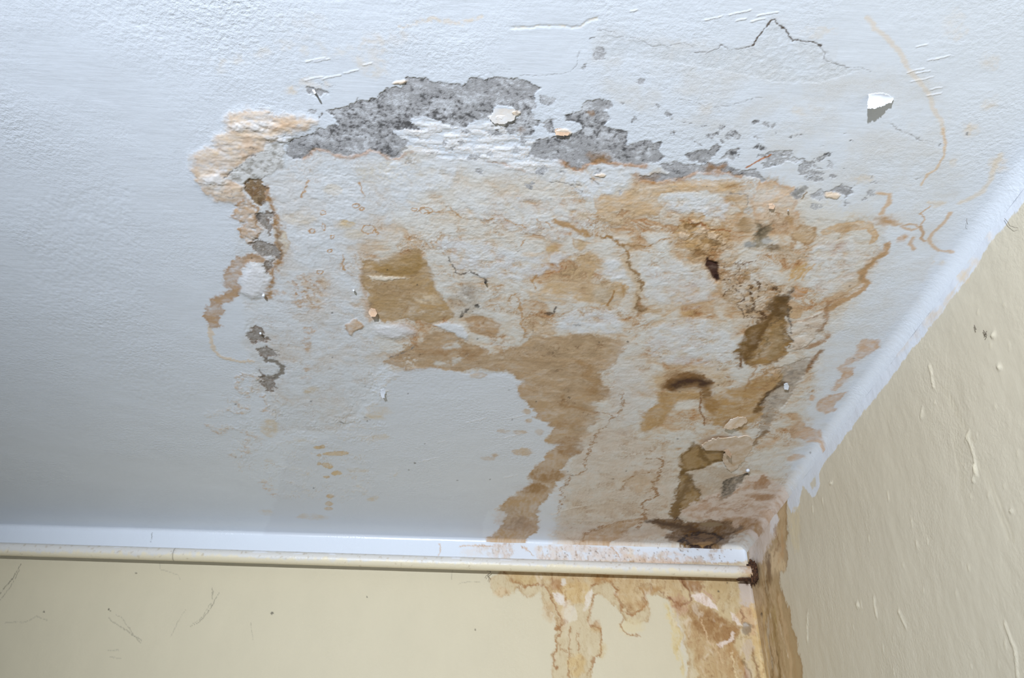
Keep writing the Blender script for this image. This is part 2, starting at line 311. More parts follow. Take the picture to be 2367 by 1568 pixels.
for x, y, rx, ry, c, a in [(1270, 832, 62, 24, (192, 162, 124), .7), (1350, 805, 90, 22, (192, 164, 126), .8), (1010, 812, 50, 14, (182, 148, 108), .9), (1090, 815, 24, 15, (176, 142, 102), .9), (1382, 911, 34, 11, (172, 138, 96), .9), (1318, 1035, 32, 20, (168, 132, 88), .95), (1270, 1098, 46, 17, (170, 136, 92), .95), (1228, 1128, 40, 13, (168, 134, 90), .95), (1200, 1215, 30, 20, (186, 160, 134), .9), (1180, 1195, 35, 25, (200, 180, 158), .6), (1310, 985, 40, 10, (180, 148, 108), .8), (925, 825, 26, 10, (186, 154, 118), .9), (1340, 945, 45, 10, (186, 158, 122), .7), (1230, 905, 26, 12, (190, 162, 128), .8)]:
    C.ell(x, y, rx, ry, c, a, soft=16, w=(12, 8), n=(-.9, .1, 30))
C.line([(1338, 836), (1362, 850), (1360, 875), (1385, 885), (1368, 905)], (176, 140, 94), 16, .7, soft=14, w=(8, 6))
C.line([(1300, 915), (1302, 938), (1340, 945), (1376, 954)], (176, 140, 96), 7, .7, soft=6, w=(6, 5))
for p in [[(1010, 800), (1060, 790), (1070, 805), (1025, 812)], [(1000, 838), (1060, 830), (1085, 822), (1060, 842), (1010, 848)], [(1165, 760), (1195, 778), (1230, 775), (1210, 800), (1170, 800)], [(1100, 780), (1160, 785), (1180, 800), (1130, 806)]]:
    C.poly(p, (214, 216, 210), .75, mode='mix', soft=8, w=(8, 6), n=(-.5, .2, 16))
C.poly([(1440, 800), (1500, 830), (1480, 960), (1400, 1080), (1340, 1120), (1330, 1060), (1365, 1000), (1400, 930), (1420, 880)], (210, 208, 202), .75, mode='mix', soft=60, w=(14, 10), n=(-.8, .2, 26))
C.ell(948, 838, 18, 14, (226, 220, 208), .8, mode='mix', soft=14, w=(5, 6), n=(-.1, .25, 7))
C.poly([(905, 845), (952, 862), (950, 880), (930, 890), (912, 870)], (206, 190, 166), .7, soft=8, w=(5, 4))
# right and upper right
C.poly([(1371, 459), (1389, 448), (1422, 451), (1443, 443), (1468, 423), (1514, 423), (1545, 420), (1581, 415), (1632, 413), (1683, 415), (1708, 423), (1718, 441), (1729, 451), (1729, 477), (1718, 494), (1698, 464), (1683, 448), (1632, 441), (1568, 443), (1530, 448), (1522, 466), (1535, 482), (1517, 497), (1479, 502), (1453, 517), (1420, 525), (1389, 512), (1379, 489)], (208, 180, 142), .95, soft=9, w=(6, 5), n=(-1.1, 0, 40), rim=(RIM, .25, 4))
C.poly([(1750, 418), (1798, 426), (1831, 433), (1844, 464), (1841, 484), (1851, 502), (1838, 517), (1818, 538), (1780, 543), (1750, 520), (1735, 470)], (216, 188, 158), .9, soft=8, w=(6, 5), n=(-.8, .2, 26), rim=((196, 152, 104), .5, 6))
for x, y, rx, ry, c, a in [(1789, 465, 9, 6, (222, 190, 152), 1), (1828, 508, 8, 10, (184, 148, 102), .9), (1690, 432, 14, 4, (168, 128, 78), 1), (1700, 460, 22, 7, (196, 162, 116), .9), (1787, 573, 18, 8, (120, 98, 66), .9), (1810, 575, 30, 12, (184, 158, 122), .7), (1830, 592, 36, 10, (196, 172, 138), .6), (1724, 522, 16, 18, (170, 140, 98), .8), (1347, 503, 15, 12, (212, 192, 162), .8)]:
    C.ell(x, y, rx, ry, c, a, soft=8, w=(5, 4))
C.poly([(1828, 543), (1844, 525), (1861, 520), (1884, 525), (1890, 540), (1882, 555), (1869, 566), (1851, 558), (1832, 556)], (198, 172, 136), .95, soft=5, w=(4, 4), rim=((170, 132, 86), .7, 3.5))
C.poly([(1895, 540), (1920, 520), (1946, 516), (1989, 512), (2014, 516), (2028, 535), (2028, 556), (2008, 568), (2014, 545), (2004, 530), (1980, 531), (1950, 541), (1925, 535), (1905, 546)], (208, 180, 142), .9, soft=5, w=(4, 4), n=(-1, 0, 18), rim=((190, 152, 104), .4, 4))
C.ell(1962, 528, 27, 8, (186, 152, 110), .95, soft=7, w=(4, 4), rot=-10)
C.line([(2035, 495), (2042, 482), (2056, 470), (2056, 449), (2030, 446)], (206, 174, 134), 8, .8, soft=6, w=(4, 3))
C.ell(2042, 511, 26, 12, (186, 152, 112), .95, soft=12, w=(7, 5), n=(-.9, 0, 12)); C.ell(2070, 519, 14, 5, (196, 166, 130), .8, soft=6)
C.line([(2083, 525), (2099, 519), (2116, 522), (2124, 527), (2106, 533), (2086, 528)], (196, 164, 126), 5, .8, soft=4, w=(2, 2))
C.line([(2126, 525), (2134, 538), (2129, 551), (2139, 558)], (190, 156, 116), 5, .85, soft=3, w=(2, 2))
C.line([(2150, 477), (2127, 494), (2137, 510), (2127, 521)], (200, 168, 130), 3, .8, soft=2, w=(2, 2))
C.line([(2196, 494), (2185, 515), (2157, 538), (2147, 553), (2155, 571), (2170, 581), (2203, 582)], (204, 176, 142), 6, .8, soft=4, w=(3, 2))
C.ell(2086, 551, 14, 6, (196, 162, 126), .9, rot=-25, soft=6, w=(3, 3))
C.line([(2111, 551), (2102, 565), (2114, 576)], (200, 168, 132), 7, .8, soft=5, w=(2, 2))
C.line([(2050, 563), (2050, 584), (2024, 598), (2008, 614), (1995, 630), (1991, 645), (2006, 655), (1986, 675), (1961, 691), (1932, 703), (1919, 716)], (186, 150, 106), 11, .9, soft=6, w=(4, 3), wv=1.0)
C.line([(2036, 588), (2010, 606), (1998, 624)], (190, 156, 112), 16, .6, soft=10, w=(4, 3))
C.line([(1990, 640), (1979, 662), (1946, 684), (1920, 698)], (204, 176, 140), 4, .8, soft=3, w=(3, 3))
C.line([(2004, 40), (2025, 66), (2060, 99), (2081, 117), (2096, 150), (2116, 180), (2145, 219), (2157, 254), (2175, 283), (2180, 305)], (220, 210, 198), 9, .8, soft=6, w=(3, 3))
C.line([(2178, 300), (2186, 331), (2183, 362), (2165, 387), (2142, 405), (2128, 428)], (214, 190, 160), 5, .85, soft=4, w=(3, 3))
C.line([(2221, 469), (2275, 443), (2295, 415), (2310, 360)], (222, 206, 182), 10, .6, soft=8, w=(4, 3))
# crumbling patch with pebbly cells
C.poly([(1573, 512), (1596, 492), (1629, 492), (1642, 525), (1667, 528), (1693, 535), (1685, 563), (1657, 576), (1652, 594), (1606, 599), (1601, 584), (1570, 573), (1565, 553), (1550, 563), (1545, 548), (1558, 533)], (196, 160, 108), .9, soft=14, w=(6, 5), n=(-1, .1, 20))
Pc = np.array([C.at(p) for p in [(1560, 500), (1640, 480), (1700, 530), (1700, 600), (1800, 640), (1830, 690), (1780, 740), (1700, 720), (1650, 660), (1560, 580)]], np.float32)
sl = C.box(Pc, 20); zx, zy = C.warped(sl, (12, 6), .8); mk = sstep(-12, 18, C.sdf(Pc, zx, zy))
ce, idv = cells((U[sl] + 5 * C.w2[0][sl]) / 8.5, (V[sl] + 5 * C.w2[1][sl]) / 10, 5)
C.put(sl, mk * (1 - sstep(.02, .17, ce)) * .5 * sstep(-.5, .2, n12[sl] + n40[sl]), (166, 126, 78), 'mul')
C.put(sl, mk * sstep(.62, .8, idv) * sstep(.05, .25, ce) * .3 * sstep(-.1, .3, n12[sl]), (222, 206, 182), 'mix')
C.put(sl, mk * sstep(.8, .9, 1 - idv) * sstep(.05, .25, ce) * .7, (178, 140, 84), 'mul')
C.h[sl] += mk * (-.35 * sstep(0, .3, ce))
ce2, idw = cells((U[sl] + 6 * C.w2[1][sl]) / 4.2, (V[sl] + 6 * C.w2[0][sl]) / 5.0, 15)
C.put(sl, mk * (1 - sstep(.02, .2, ce2)) * sstep(0, .5, n12[sl] + n40[sl]) * .45, (146, 106, 60), 'mul')
C.line([(1592, 505), (1606, 520), (1622, 515), (1632, 530), (1648, 532), (1690, 534)], (158, 100, 48), 4, .9, soft=3, w=(3, 4))
C.line([(1573, 510), (1590, 512), (1602, 524), (1615, 520)], (160, 106, 54), 3, .9, soft=2, w=(3, 4))
for x, y, rx, ry in [(1624, 535, 16, 8), (1650, 547, 16, 8), (1581, 546, 13, 9), (1606, 512, 9, 6), (1668, 560, 10, 6)]:
    C.ell(x, y, rx, ry, (222, 204, 180), .7, mode='mix', soft=5, w=(5, 7), h=-.6, hs=6, n=(-.9, .1, 8))
for x, y, rx, ry in [(1652, 562, 14, 8), (1616, 586, 18, 8), (1625, 553, 6, 6), (1596, 522, 16, 7)]:
    C.ell(x, y, rx, ry, (132, 100, 54), .85, soft=8, w=(6, 5), n=(-.9, 0, 10))
rd = np.abs(fbm(U[sl] / 15 + .5 * C.w2[0][sl], V[sl] / 17 + .5 * C.w2[1][sl], 661, 4, .6)); rp = sstep(-.25, .3, fbm(U[sl] / 30, V[sl] / 30, 671, 3))
C.put(sl, mk * np.exp(-(rd / .045) ** 2) * rp * .85, (136, 98, 52), 'mul')
C.put(sl, mk * sstep(.3, .0, rd) * rp * .45, (190, 158, 112), 'mul'); C.put(sl, mk * sstep(.1, .5, b3[sl]) * rp * .5, (172, 132, 80), 'mul')
# olive and dark stains running to the corner
C.poly([(1780, 706), (1800, 688), (1818, 676), (1822, 701), (1821, 729), (1810, 737), (1774, 741), (1770, 721)], (112, 84, 40), 1, soft=9, w=(10, 9), tex=.5)
for q_ in ([(1826, 672), (1812, 700), (1790, 725), (1764, 742)], [(1840, 660), (1822, 690), (1818, 730)], [(1800, 738), (1780, 760), (1768, 800), (1752, 826)], [(1760, 742), (1736, 756), (1716, 790), (1706, 826)]):
    C.line(q_, (96, 68, 28), 6, .8, soft=7, w=(9, 9), n=(-1, .2, 10), wv=1.4)
C.poly([(1772, 742), (1808, 737), (1820, 749), (1826, 778), (1831, 811), (1803, 836), (1770, 848), (1727, 841), (1711, 826), (1701, 800), (1716, 783), (1734, 757)], (168, 136, 88), 1, soft=9, w=(11, 9), tex=.8, rim=((116, 84, 36), .6, 6))
C.poly([(1712, 800), (1735, 760), (1770, 745), (1775, 770), (1745, 800), (1735, 838), (1712, 828)], (118, 88, 42), .95, soft=16, w=(11, 9), tex=.7)
C.poly([(1790, 760), (1815, 755), (1824, 790), (1800, 826), (1775, 835), (1780, 795)], (170, 146, 106), .8, soft=14, w=(7, 6))
C.line([(1810, 692), (1795, 712), (1778, 740), (1764, 770), (1748, 792), (1734, 808), (1722, 832)], (112, 80, 34), 11, .85, soft=9, w=(6, 5), n=(-1, 0, 20))
C.line([(1710, 795), (1730, 765), (1765, 745)], (128, 96, 46), 9, .7, soft=9, w=(5, 4))
for p, wd in [([(1734, 658), (1738, 665), (1731, 676), (1735, 684), (1742, 692)], 5), ([(1744, 698), (1742, 712), (1757, 722), (1768, 738)], 5), ([(1675, 684), (1682, 668), (1694, 664), (1708, 672), (1718, 690), (1708, 708), (1716, 722), (1730, 734), (1760, 738)], 3.5), ([(1660, 648), (1680, 652), (1702, 660), (1722, 655)], 3), ([(1770, 660), (1790, 668), (1800, 680)], 3), ([(1745, 640), (1756, 655), (1760, 675), (1748, 690)], 2.5), ([(1690, 610), (1720, 612), (1745, 605)], 2.5), ([(1712, 600), (1700, 640), (1712, 655)], 2)]:
    C.line(p, (96, 64, 28), wd * .75, .95, soft=2.5, w=(5, 7), n=(-1.2, -.2, 9), wv=1.2)
C.ell(1736, 714, 12, 14, (96, 72, 42), .8, soft=8, w=(5, 5), n=(-.5, .2, 8))
C.ell(1745, 690, 70, 55, (202, 170, 130), .55, soft=60, w=(12, 8), n=(-.6, .2, 22))
C.poly([(1843, 655), (1852, 665), (1868, 668), (1861, 683), (1838, 695), (1826, 683), (1838, 672)], (186, 134, 74), .95, soft=7, w=(5, 5), n=(-1, 0, 14))
for q in range(7):
    C.line([(1826 + q * 5, 648 - q % 3 * 4), (1834 + q * 5, 628 - q % 2 * 6), (1846 + q * 6, 612 + q % 3 * 5)], (204, 164, 100), 4, .7, soft=4, w=(4, 4))
C.ell(1836, 724, 18, 13, (200, 170, 130), 1, soft=4, w=(3, 3), rim=(RIM, .3, 3))
C.ell(1593, 724, 18, 7, (206, 166, 112), .9, soft=8, w=(5, 4)); C.ell(1480, 712, 14, 8, (142, 106, 58), .95, soft=9, w=(5, 4)); C.ell(1505, 718, 26, 7, (190, 160, 118), .8, soft=12, w=(5, 4))
C.line([(1532, 732), (1580, 708), (1640, 700), (1668, 692)], (196, 164, 122), 5, .6, soft=6, w=(5, 5), n=(-.7, .1, 14))
L1 = [(1380, 546), (1405, 548), (1425, 557), (1438, 574), (1446, 595), (1456, 618), (1471, 633), (1481, 659), (1475, 697), (1470, 713)]
C.line(L1, (160, 122, 70), 4.5, .95, soft=4, w=(5, 6), n=(-1.6, -.4, 10), wv=1.2); C.line([(x - 5, y + 3) for x, y in L1[4:]], (206, 182, 146), 14, .7, soft=12, w=(4, 4))
C.line([(1283, 514), (1308, 521), (1325, 529), (1346, 535), (1362, 543)], (178, 138, 82), 11, .85, soft=8, w=(6, 5)); C.ell(1310, 541, 8, 4, (196, 144, 86), .8, soft=4)
C.line([(1438, 568), (1479, 573), (1499, 568), (1519, 558), (1545, 552)], (172, 132, 82), 4, .85, soft=3, w=(5, 5), n=(-1, 0, 15)); C.line([(1479, 584), (1535, 584)], (180, 144, 98), 2.5, .7, w=(5, 4))
C.ell(1455, 574, 28, 8, (198, 166, 120), .7, soft=10, w=(6, 5), n=(-.7, .1, 12))
C.poly([(1278, 633), (1308, 618), (1339, 597), (1367, 582), (1385, 600), (1390, 613), (1377, 633), (1372, 653), (1410, 646), (1438, 653), (1448, 669), (1436, 692), (1415, 699), (1405, 710), (1380, 699), (1334, 699), (1283, 702), (1232, 694), (1216, 674), (1242, 679), (1265, 659)], (206, 178, 138), .95, soft=10, w=(7, 6), n=(-1, .05, 30))
C.poly([(1278, 633), (1308, 618), (1339, 597), (1367, 582), (1385, 600), (1390, 613), (1370, 640), (1340, 650), (1300, 645)], (200, 168, 124), .6, soft=10, w=(7, 6), n=(-.7, .1, 18))
C.poly([(1318, 551), (1345, 555), (1360, 565), (1346, 582), (1326, 570)], (206, 182, 146), .9, soft=6, w=(5, 4), rim=(RIM, .4, 3))
C.ell(1395, 680, 26, 20, (196, 186, 168), .6, soft=20, w=(6, 5))
C.line([(1420, 673), (1414, 690), (1404, 708)], (170, 128, 72), 3, .9, soft=2, w=(2, 2)); C.line([(1440, 660), (1440, 685)], (184, 146, 96), 3, .8, soft=3, w=(3, 3))
C.poly([(1206, 730), (1257, 735), (1283, 758), (1283, 776), (1232, 773), (1209, 755)], (204, 176, 138), .8, soft=10, w=(6, 5), n=(-.9, .1, 24), rim=(RIM, .3, 3))
for p in [[(1197, 690), (1205, 715), (1205, 750), (1215, 772)], [(1180, 700), (1172, 690), (1190, 680)], [(1240, 630), (1230, 650), (1240, 668)], [(1166, 505), (1180, 512), (1200, 518), (1216, 528)], [(1038, 482), (1048, 495), (1066, 505)], [(960, 488), (976, 484), (990, 494), (1000, 490), (1018, 494)], [(1242, 506), (1262, 516), (1275, 528)], [(1206, 570), (1214, 560)], [(1120, 512), (1140, 506)], [(828, 424), (832, 440), (840, 455)], [(792, 590), (790, 610), (800, 625)], [(700, 460), (704, 440), (716, 418)], [(865, 530), (870, 545)]]:
    C.line(p, (184, 142, 88), 3, .85, soft=2.5, w=(5, 5))
C.ell(1274, 576, 14, 9, (206, 172, 116), .85, soft=8, w=(6, 5), n=(-.8, .1, 12)); C.ell(1230, 592, 24, 6, (212, 190, 158), .8, soft=8, w=(6, 5)); C.ell(1180, 545, 14, 14, (216, 204, 186), .7, soft=10)
# brushed dark mark and its wash
C.ell(1598, 880, 92, 34, (206, 180, 142), .8, soft=46, w=(8, 6))
C.poly([(1538, 890), (1563, 866), (1594, 859), (1630, 869), (1656, 885), (1645, 892), (1648, 918), (1630, 926), (1622, 902), (1599, 897), (1553, 904), (1530, 902)], (132, 94, 46), .95, soft=16, w=(6, 5), tex=.35)
C.line([(1558, 893), (1586, 883), (1612, 880), (1626, 886)], (70, 42, 16), 19, 1, soft=18, w=(5, 4))
C.poly([(1525, 908), (1543, 908), (1617, 906), (1622, 923), (1553, 943), (1553, 950), (1540, 965), (1538, 979), (1512, 989), (1489, 1002), (1474, 992), (1497, 951), (1515, 933)], (186, 152, 102), .95, soft=8, w=(5, 5), tex=.5)
C.ell(1588, 936, 26, 11, (222, 220, 212), .9, mode='mix', soft=12, w=(5, 4))
C.poly([(1630, 923), (1668, 915), (1719, 887), (1770, 867), (1793, 857), (1811, 882), (1767, 918), (1755, 938), (1762, 959), (1742, 979), (1719, 999), (1655, 984), (1630, 959)], (184, 150, 100), .95, soft=16, w=(8, 7), tex=.8)
C.poly([(1620, 900), (1645, 895), (1650, 925), (1670, 935), (1650, 960), (1625, 945)], (166, 128, 74), .8, soft=12, w=(6, 4))
C.line([(1811, 884), (1790, 897), (1766, 920), (1755, 938), (1748, 955)], (112, 80, 30), 10, .9, soft=7, w=(5, 4), n=(-1.2, -.1, 14))
C.line([(1619, 905), (1621, 930), (1617, 950), (1625, 965), (1630, 985)], (140, 96, 46), 3, .85, w=(3, 3))
C.line([(1795, 850), (1770, 860), (1748, 880), (1735, 900)], (176, 136, 84), 6, .7, soft=6, w=(5, 5)); C.line([(1745, 840), (1748, 855), (1730, 880), (1722, 905)], (166, 124, 70), 4, .7, soft=4, w=(4, 4))
C.ell(1711, 847, 7, 7, (126, 88, 44), .8, soft=3, w=(3, 3), n=(-.6, .1, 6)); C.line([(1712, 830), (1712, 848)], (120, 84, 40), 3, .9, soft=2)
# grey plaster strip along the right
C.poly([(1790, 854), (1818, 846), (1849, 832), (1870, 826), (1878, 840), (1859, 867), (1839, 895), (1822, 930), (1798, 952), (1790, 975), (1770, 1002), (1749, 1017), (1755, 997), (1762, 959), (1755, 938), (1767, 918), (1783, 902), (1808, 890)], (176, 164, 148), 1, soft=8, w=(6, 5), n=(-1.2, -.1, 20), h=.8, gloss=.05, grit=1.2)
C.poly([(1810, 860), (1850, 850), (1862, 866), (1840, 890), (1815, 900), (1795, 930), (1775, 960), (1770, 940), (1790, 900)], (150, 144, 134), .7, soft=8, w=(6, 6), n=(-.2, .35, 10))
C.line([(1900, 810), (1884, 826), (1874, 842), (1864, 862)], (142, 104, 60), 7, .85, soft=6, w=(4, 4)); C.line([(1768, 1000), (1755, 1012), (1745, 1030)], (132, 104, 66), 6, .8, soft=6, w=(5, 5))
C.poly([(1780, 862), (1800, 855), (1812, 872), (1806, 886), (1790, 880)], (188, 148, 96), .9, soft=5, w=(4, 4), h=-1.2, hs=6)
for p, wd in [([(1918, 699), (1911, 719), (1905, 740), (1893, 764)], 7), ([(1912, 778), (1890, 796), (1870, 806)], 9), ([(1905, 720), (1880, 735), (1850, 740), (1830, 745)], 4), ([(1890, 757), (1868, 750)], 3)]:
    C.line(p, (166, 128, 88), wd, .85, soft=7, w=(5, 5), n=(-1, 0, 12))
C.poly([(1830, 745), (1870, 735), (1905, 720), (1900, 760), (1870, 800), (1835, 812), (1828, 780)], (216, 198, 178), .9, soft=8, w=(6, 5), n=(-.9, .2, 20), h=-.8)
# bottom: pale pinkish wash, olive streak, dark end
C.poly([(1330, 1060), (1390, 980), (1480, 1010), (1545, 1060), (1562, 1130), (1550, 1200), (1500, 1264), (1290, 1264), (1300, 1150)], (214, 200, 184), .8, soft=30, w=(10, 8), n=(-.8, .2, 30))
C.poly([(1485, 1198), (1453, 1201), (1400, 1214), (1360, 1230), (1335, 1254), (1400, 1260), (1427, 1243), (1453, 1224), (1480, 1208)], (188, 156, 114), .8, soft=8, w=(5, 4), n=(-1, .1, 20), rim=(RIM, .5, 3))
C.poly([(1440, 1118), (1475, 1090), (1510, 1085), (1512, 1130), (1480, 1145)], (206, 182, 152), .7, soft=12, w=(7, 6), n=(-.8, .1, 16), rim=(RIM, .5, 3))
for p, wd in [([(1533, 1061), (1528, 1081), (1512, 1107), (1510, 1127), (1517, 1145), (1484, 1163), (1491, 1178), (1487, 1195), (1489, 1205), (1471, 1224)], 5), ([(1502, 1091), (1470, 1100), (1446, 1114), (1436, 1135)], 3), ([(1433, 910), (1438, 928), (1436, 948), (1420, 966), (1385, 996), (1369, 1019), (1369, 1035), (1354, 1063), (1354, 1088), (1318, 1104), (1308, 1121), (1295, 1134), (1306, 1152), (1293, 1165), (1288, 1190)], 3), ([(1487, 1200), (1450, 1206), (1400, 1216), (1362, 1228), (1345, 1250)], 2.5), ([(1420, 966), (1395, 955), (1376, 954)], 2.5), ([(1495, 1062), (1533, 1060)], 3)]:
    C.line(p, (158, 118, 70), wd * .85, .9, soft=3, w=(5, 7), n=(-1.4, -.3, 10), wv=1.2)
C.poly([(1568, 1061), (1589, 1038), (1612, 1025), (1622, 1040), (1676, 1040), (1670, 1063), (1630, 1078), (1609, 1086), (1584, 1091), (1594, 1107), (1604, 1124), (1624, 1135), (1617, 1158), (1594, 1173), (1576, 1180), (1573, 1192), (1558, 1200), (1553, 1192), (1561, 1164), (1563, 1131), (1573, 1100), (1579, 1080)], (160, 132, 84), 1, soft=7, w=(6, 6), tex=.55, rim=((120, 90, 40), .7, 5))
C.poly([(1590, 1095), (1640, 1078), (1690, 1082), (1700, 1110), (1670, 1140), (1625, 1150), (1605, 1130)], (190, 176, 156), .8, soft=12, w=(6, 5), n=(-1, .1, 18))
for p, wd, a in [([(1574, 1098), (1582, 1088), (1610, 1085), (1625, 1080)], 8, .9), ([(1592, 1100), (1588, 1116), (1583, 1135), (1574, 1150), (1570, 1172), (1562, 1196)], 11, .75), ([(1618, 1035), (1622, 1056), (1640, 1070), (1670, 1064)], 9, .8), ([(1604, 1024), (1596, 1040), (1572, 1060)], 6, .7), ([(1620, 1136), (1600, 1128), (1592, 1140)], 6, .6)]:
    C.line(p, (114, 86, 34), wd, a, soft=7, w=(5, 4), n=(-1.2, -.1, 14))
C.poly([(1576, 1177), (1617, 1156), (1655, 1139), (1693, 1131), (1727, 1105), (1767, 1095), (1780, 1108), (1818, 1131), (1821, 1169), (1800, 1215), (1770, 1240), (1670, 1215), (1630, 1202), (1594, 1207), (1574, 1192)], (218, 208, 198), 1, mode='mix', soft=8, w=(8, 8), n=(-1.2, -.2, 16), h=-.5, grit=1)
C.poly([(1576, 1177), (1655, 1139), (1727, 1105), (1780, 1108), (1821, 1150), (1800, 1215), (1670, 1215), (1594, 1207)], (196, 170, 144), .9, soft=12, w=(9, 9), n=(-.3, .4, 20))
for k_ in range(14):
    r = np.random.RandomState(70 + k_); x, y = 1590 + 200 * r.rand(), 1130 + 75 * r.rand(); C.line([(x, y), (x + 20 + 20 * r.rand(), y - 10 - 8 * r.rand())], [(228, 220, 212), (170, 132, 96), (196, 160, 126)][k_ % 3], 3 + 4 * r.rand(), .6, mode='mix' if k_ % 3 == 0 else 'mul', soft=4, w=(9, 9))
C.poly([(1739, 1124), (1765, 1097), (1780, 1113), (1772, 1130), (1745, 1133)], (178, 142, 108), .95, soft=4, w=(4, 3)); C.ell(1765, 1150, 30, 7, (180, 146, 112), .85, soft=8, w=(6, 5)); C.ell(1780, 1185, 24, 9, (206, 176, 146), .7, soft=10)
C.poly([(1663, 1158), (1668, 1137), (1675, 1112), (1706, 1101), (1729, 1096), (1719, 1109), (1696, 1135), (1681, 1152)], (128, 120, 106), 1, soft=5, w=(5, 4), n=(-1.3, -.3, 8), h=.6, gloss=0, grit=1.6)
C.poly([(1668, 1150), (1675, 1112), (1706, 1101), (1725, 1098), (1696, 1135)], (84, 80, 70), .7, soft=4, w=(5, 4), n=(-.1, .3, 5)); C.ell(1726, 1097, 6, 3, (50, 42, 32), .9, soft=2)
C.poly([(1502, 1208), (1515, 1199), (1543, 1200), (1558, 1197), (1579, 1207), (1612, 1210), (1645, 1204), (1690, 1206), (1701, 1233), (1681, 1256), (1665, 1264), (1584, 1264), (1576, 1256), (1538, 1248), (1538, 1238), (1558, 1228), (1520, 1220)], (118, 88, 46), 1, soft=11, w=(8, 7), tex=.5)
C.poly([(1670, 1200), (1732, 1197), (1767, 1202), (1767, 1224), (1732, 1224), (1701, 1235), (1680, 1225)], (170, 136, 94), .9, soft=8, w=(6, 5), n=(-1.2, -.1, 14))
C.line([(1506, 1206), (1530, 1211), (1560, 1215), (1590, 1222), (1612, 1226)], (80, 54, 22), 16, .9, soft=14, w=(8, 6)); C.line([(1545, 1243), (1575, 1246)], (104, 80, 50), 10, .8, soft=8); C.line([(1655, 1245), (1690, 1232), (1712, 1218)], (92, 66, 30), 9, .75, soft=8, w=(5, 4))
C.ell(1645, 1213, 26, 5, (150, 134, 104), .8, soft=4, mode='mix'); C.ell(1624, 1246, 40, 14, (112, 84, 48), .85, soft=8, mode='mix', w=(6, 6), h=-2.0, hs=9)
ring = [(1624 + 42 * math.cos(q), 1246 + 15 * math.sin(q)) for q in np.linspace(0, 2 * math.pi, 15)[:-1]]
C.line(ring, (46, 28, 14), 8, .95, soft=5, w=(8, 8), closed=True, h=-1.4, n=(-1.7, -.5, 9), wv=1.4)
C.line([(x - 2, y - 2) for x, y in ring[6:13]], (84, 58, 32), 9, .6, soft=8, w=(9, 8), n=(-.7, .3, 9))
C.line([(1592, 1236), (1606, 1242), (1624, 1247), (1644, 1242), (1660, 1235)], (66, 42, 22), 4, .8, soft=3, w=(9, 9), n=(-1.6, -.4, 8), wv=1.4); C.ell(1626, 1255, 22, 4, (176, 142, 94), .75, soft=5, mode='mix', w=(5, 5))
C.line([(1558, 1205), (1567, 1195), (1576, 1211)], (72, 50, 30), 2, .9, w=(1, 1))

# right margin blotches, between the damage and the right wall
for p in [[(1931, 851), (1969, 848), (1972, 864), (1958, 876), (1938, 904), (1920, 905), (1938, 877), (1948, 864)],
          [(1895, 931), (1910, 916), (1961, 908), (1931, 933), (1933, 948), (1908, 956), (1890, 946)],
          [(1826, 997), (1841, 974), (1859, 976), (1862, 989), (1895, 999), (1900, 1017), (1869, 1017), (1834, 1012)],
          [(1986, 788), (2027, 785), (2035, 806), (1986, 829), (1951, 846), (1935, 850), (1979, 816)]]:
    C.poly(p, (200, 168, 134), .85, soft=6, w=(5, 4), n=(-1.4, -.3, 20), rim=((186, 150, 112), .4, 4))
C.line([(1868, 1020), (1897, 1018), (1906, 1036)], (206, 174, 140), 6, .8, soft=4, w=(3, 3)); C.ell(1841, 1058, 20, 7, (206, 176, 144), .8, soft=7, rot=-10, w=(5, 4))
C.ell(1878, 921, 7, 8, (204, 172, 138), .8, soft=4); C.ell(1775, 1026, 30, 6, (206, 170, 130), .7, soft=8, rot=-25, w=(5, 5))

# --- clean paint that has stayed on
C.poly([(905, 862), (930, 856), (1000, 850), (1053, 862), (1110, 858), (1150, 862), (1181, 872), (1208, 884), (1194, 898), (1215, 935), (1232, 955), (1230, 970), (1262, 980), (1274, 992), (1256, 1020), (1290, 1030), (1258, 1050), (1252, 1066), (1215, 1098), (1222, 1120), (1190, 1142), (1150, 1170), (1120, 1190), (1110, 1264), (600, 1264), (640, 1150), (660, 1050), (760, 1010), (850, 960), (890, 900)], (208, 216, 224), .9, mode='mix', soft=7, w=(5, 4), gloss=1, grit=0)
for x, y, rx, ry, a in [(1208, 1046, 24, 10, .9), (1144, 1052, 6, 4, .9), (1130, 1060, 16, 4, .5), (1216, 951, 8, 6, .9), (1205, 1000, 16, 5, .7), (1222, 973, 9, 4, .8), (1165, 996, 16, 3, .5), (1105, 868, 18, 7, .7), (1246, 1000, 8, 9, .5)]:
    C.ell(x, y, rx, ry, (196, 174, 144), a, soft=5, w=(4, 3), rim=(RIM, .3, 2.5))
for x, y, rx, ry, r in [(777, 1049, 31, 5, -2), (757, 1077, 14, 6, 15), (777, 1094, 12, 5, 0), (755, 1103, 8, 2, 0), (764, 1148, 9, 5, 0), (760, 1165, 10, 5, 0), (760, 1176, 9, 4, 0), (735, 1035, 10, 4, 0), (745, 1033, 7, 5, 0), (739, 1052, 4, 3, 0), (738, 1072, 5, 4, 0)]:
    C.ell(x, y, rx, ry, (206, 180, 134), .9, rot=r, soft=2, w=(1.5, 1.5), rim=((186, 150, 100), .5, 1.5))
for x, y, rx, ry, a in [(622, 990, 22, 20, .8), (866, 962, 26, 8, .8), (716, 906, 14, 6, .8), (720, 1195, 40, 6, .6), (730, 900, 10, 5, .8), (880, 1010, 24, 5, .5), (825, 1088, 24, 4, .6), (860, 1156, 14, 4, .8), (615, 1185, 12, 8, .5), (885, 950, 22, 8, .5), (700, 1018, 10, 5, .4), (618, 1066, 10, 4, .6)]:
    C.ell(x, y, rx, ry, (208, 192, 162), a, soft=10, w=(6, 4), n=(-.9, .1, 16))
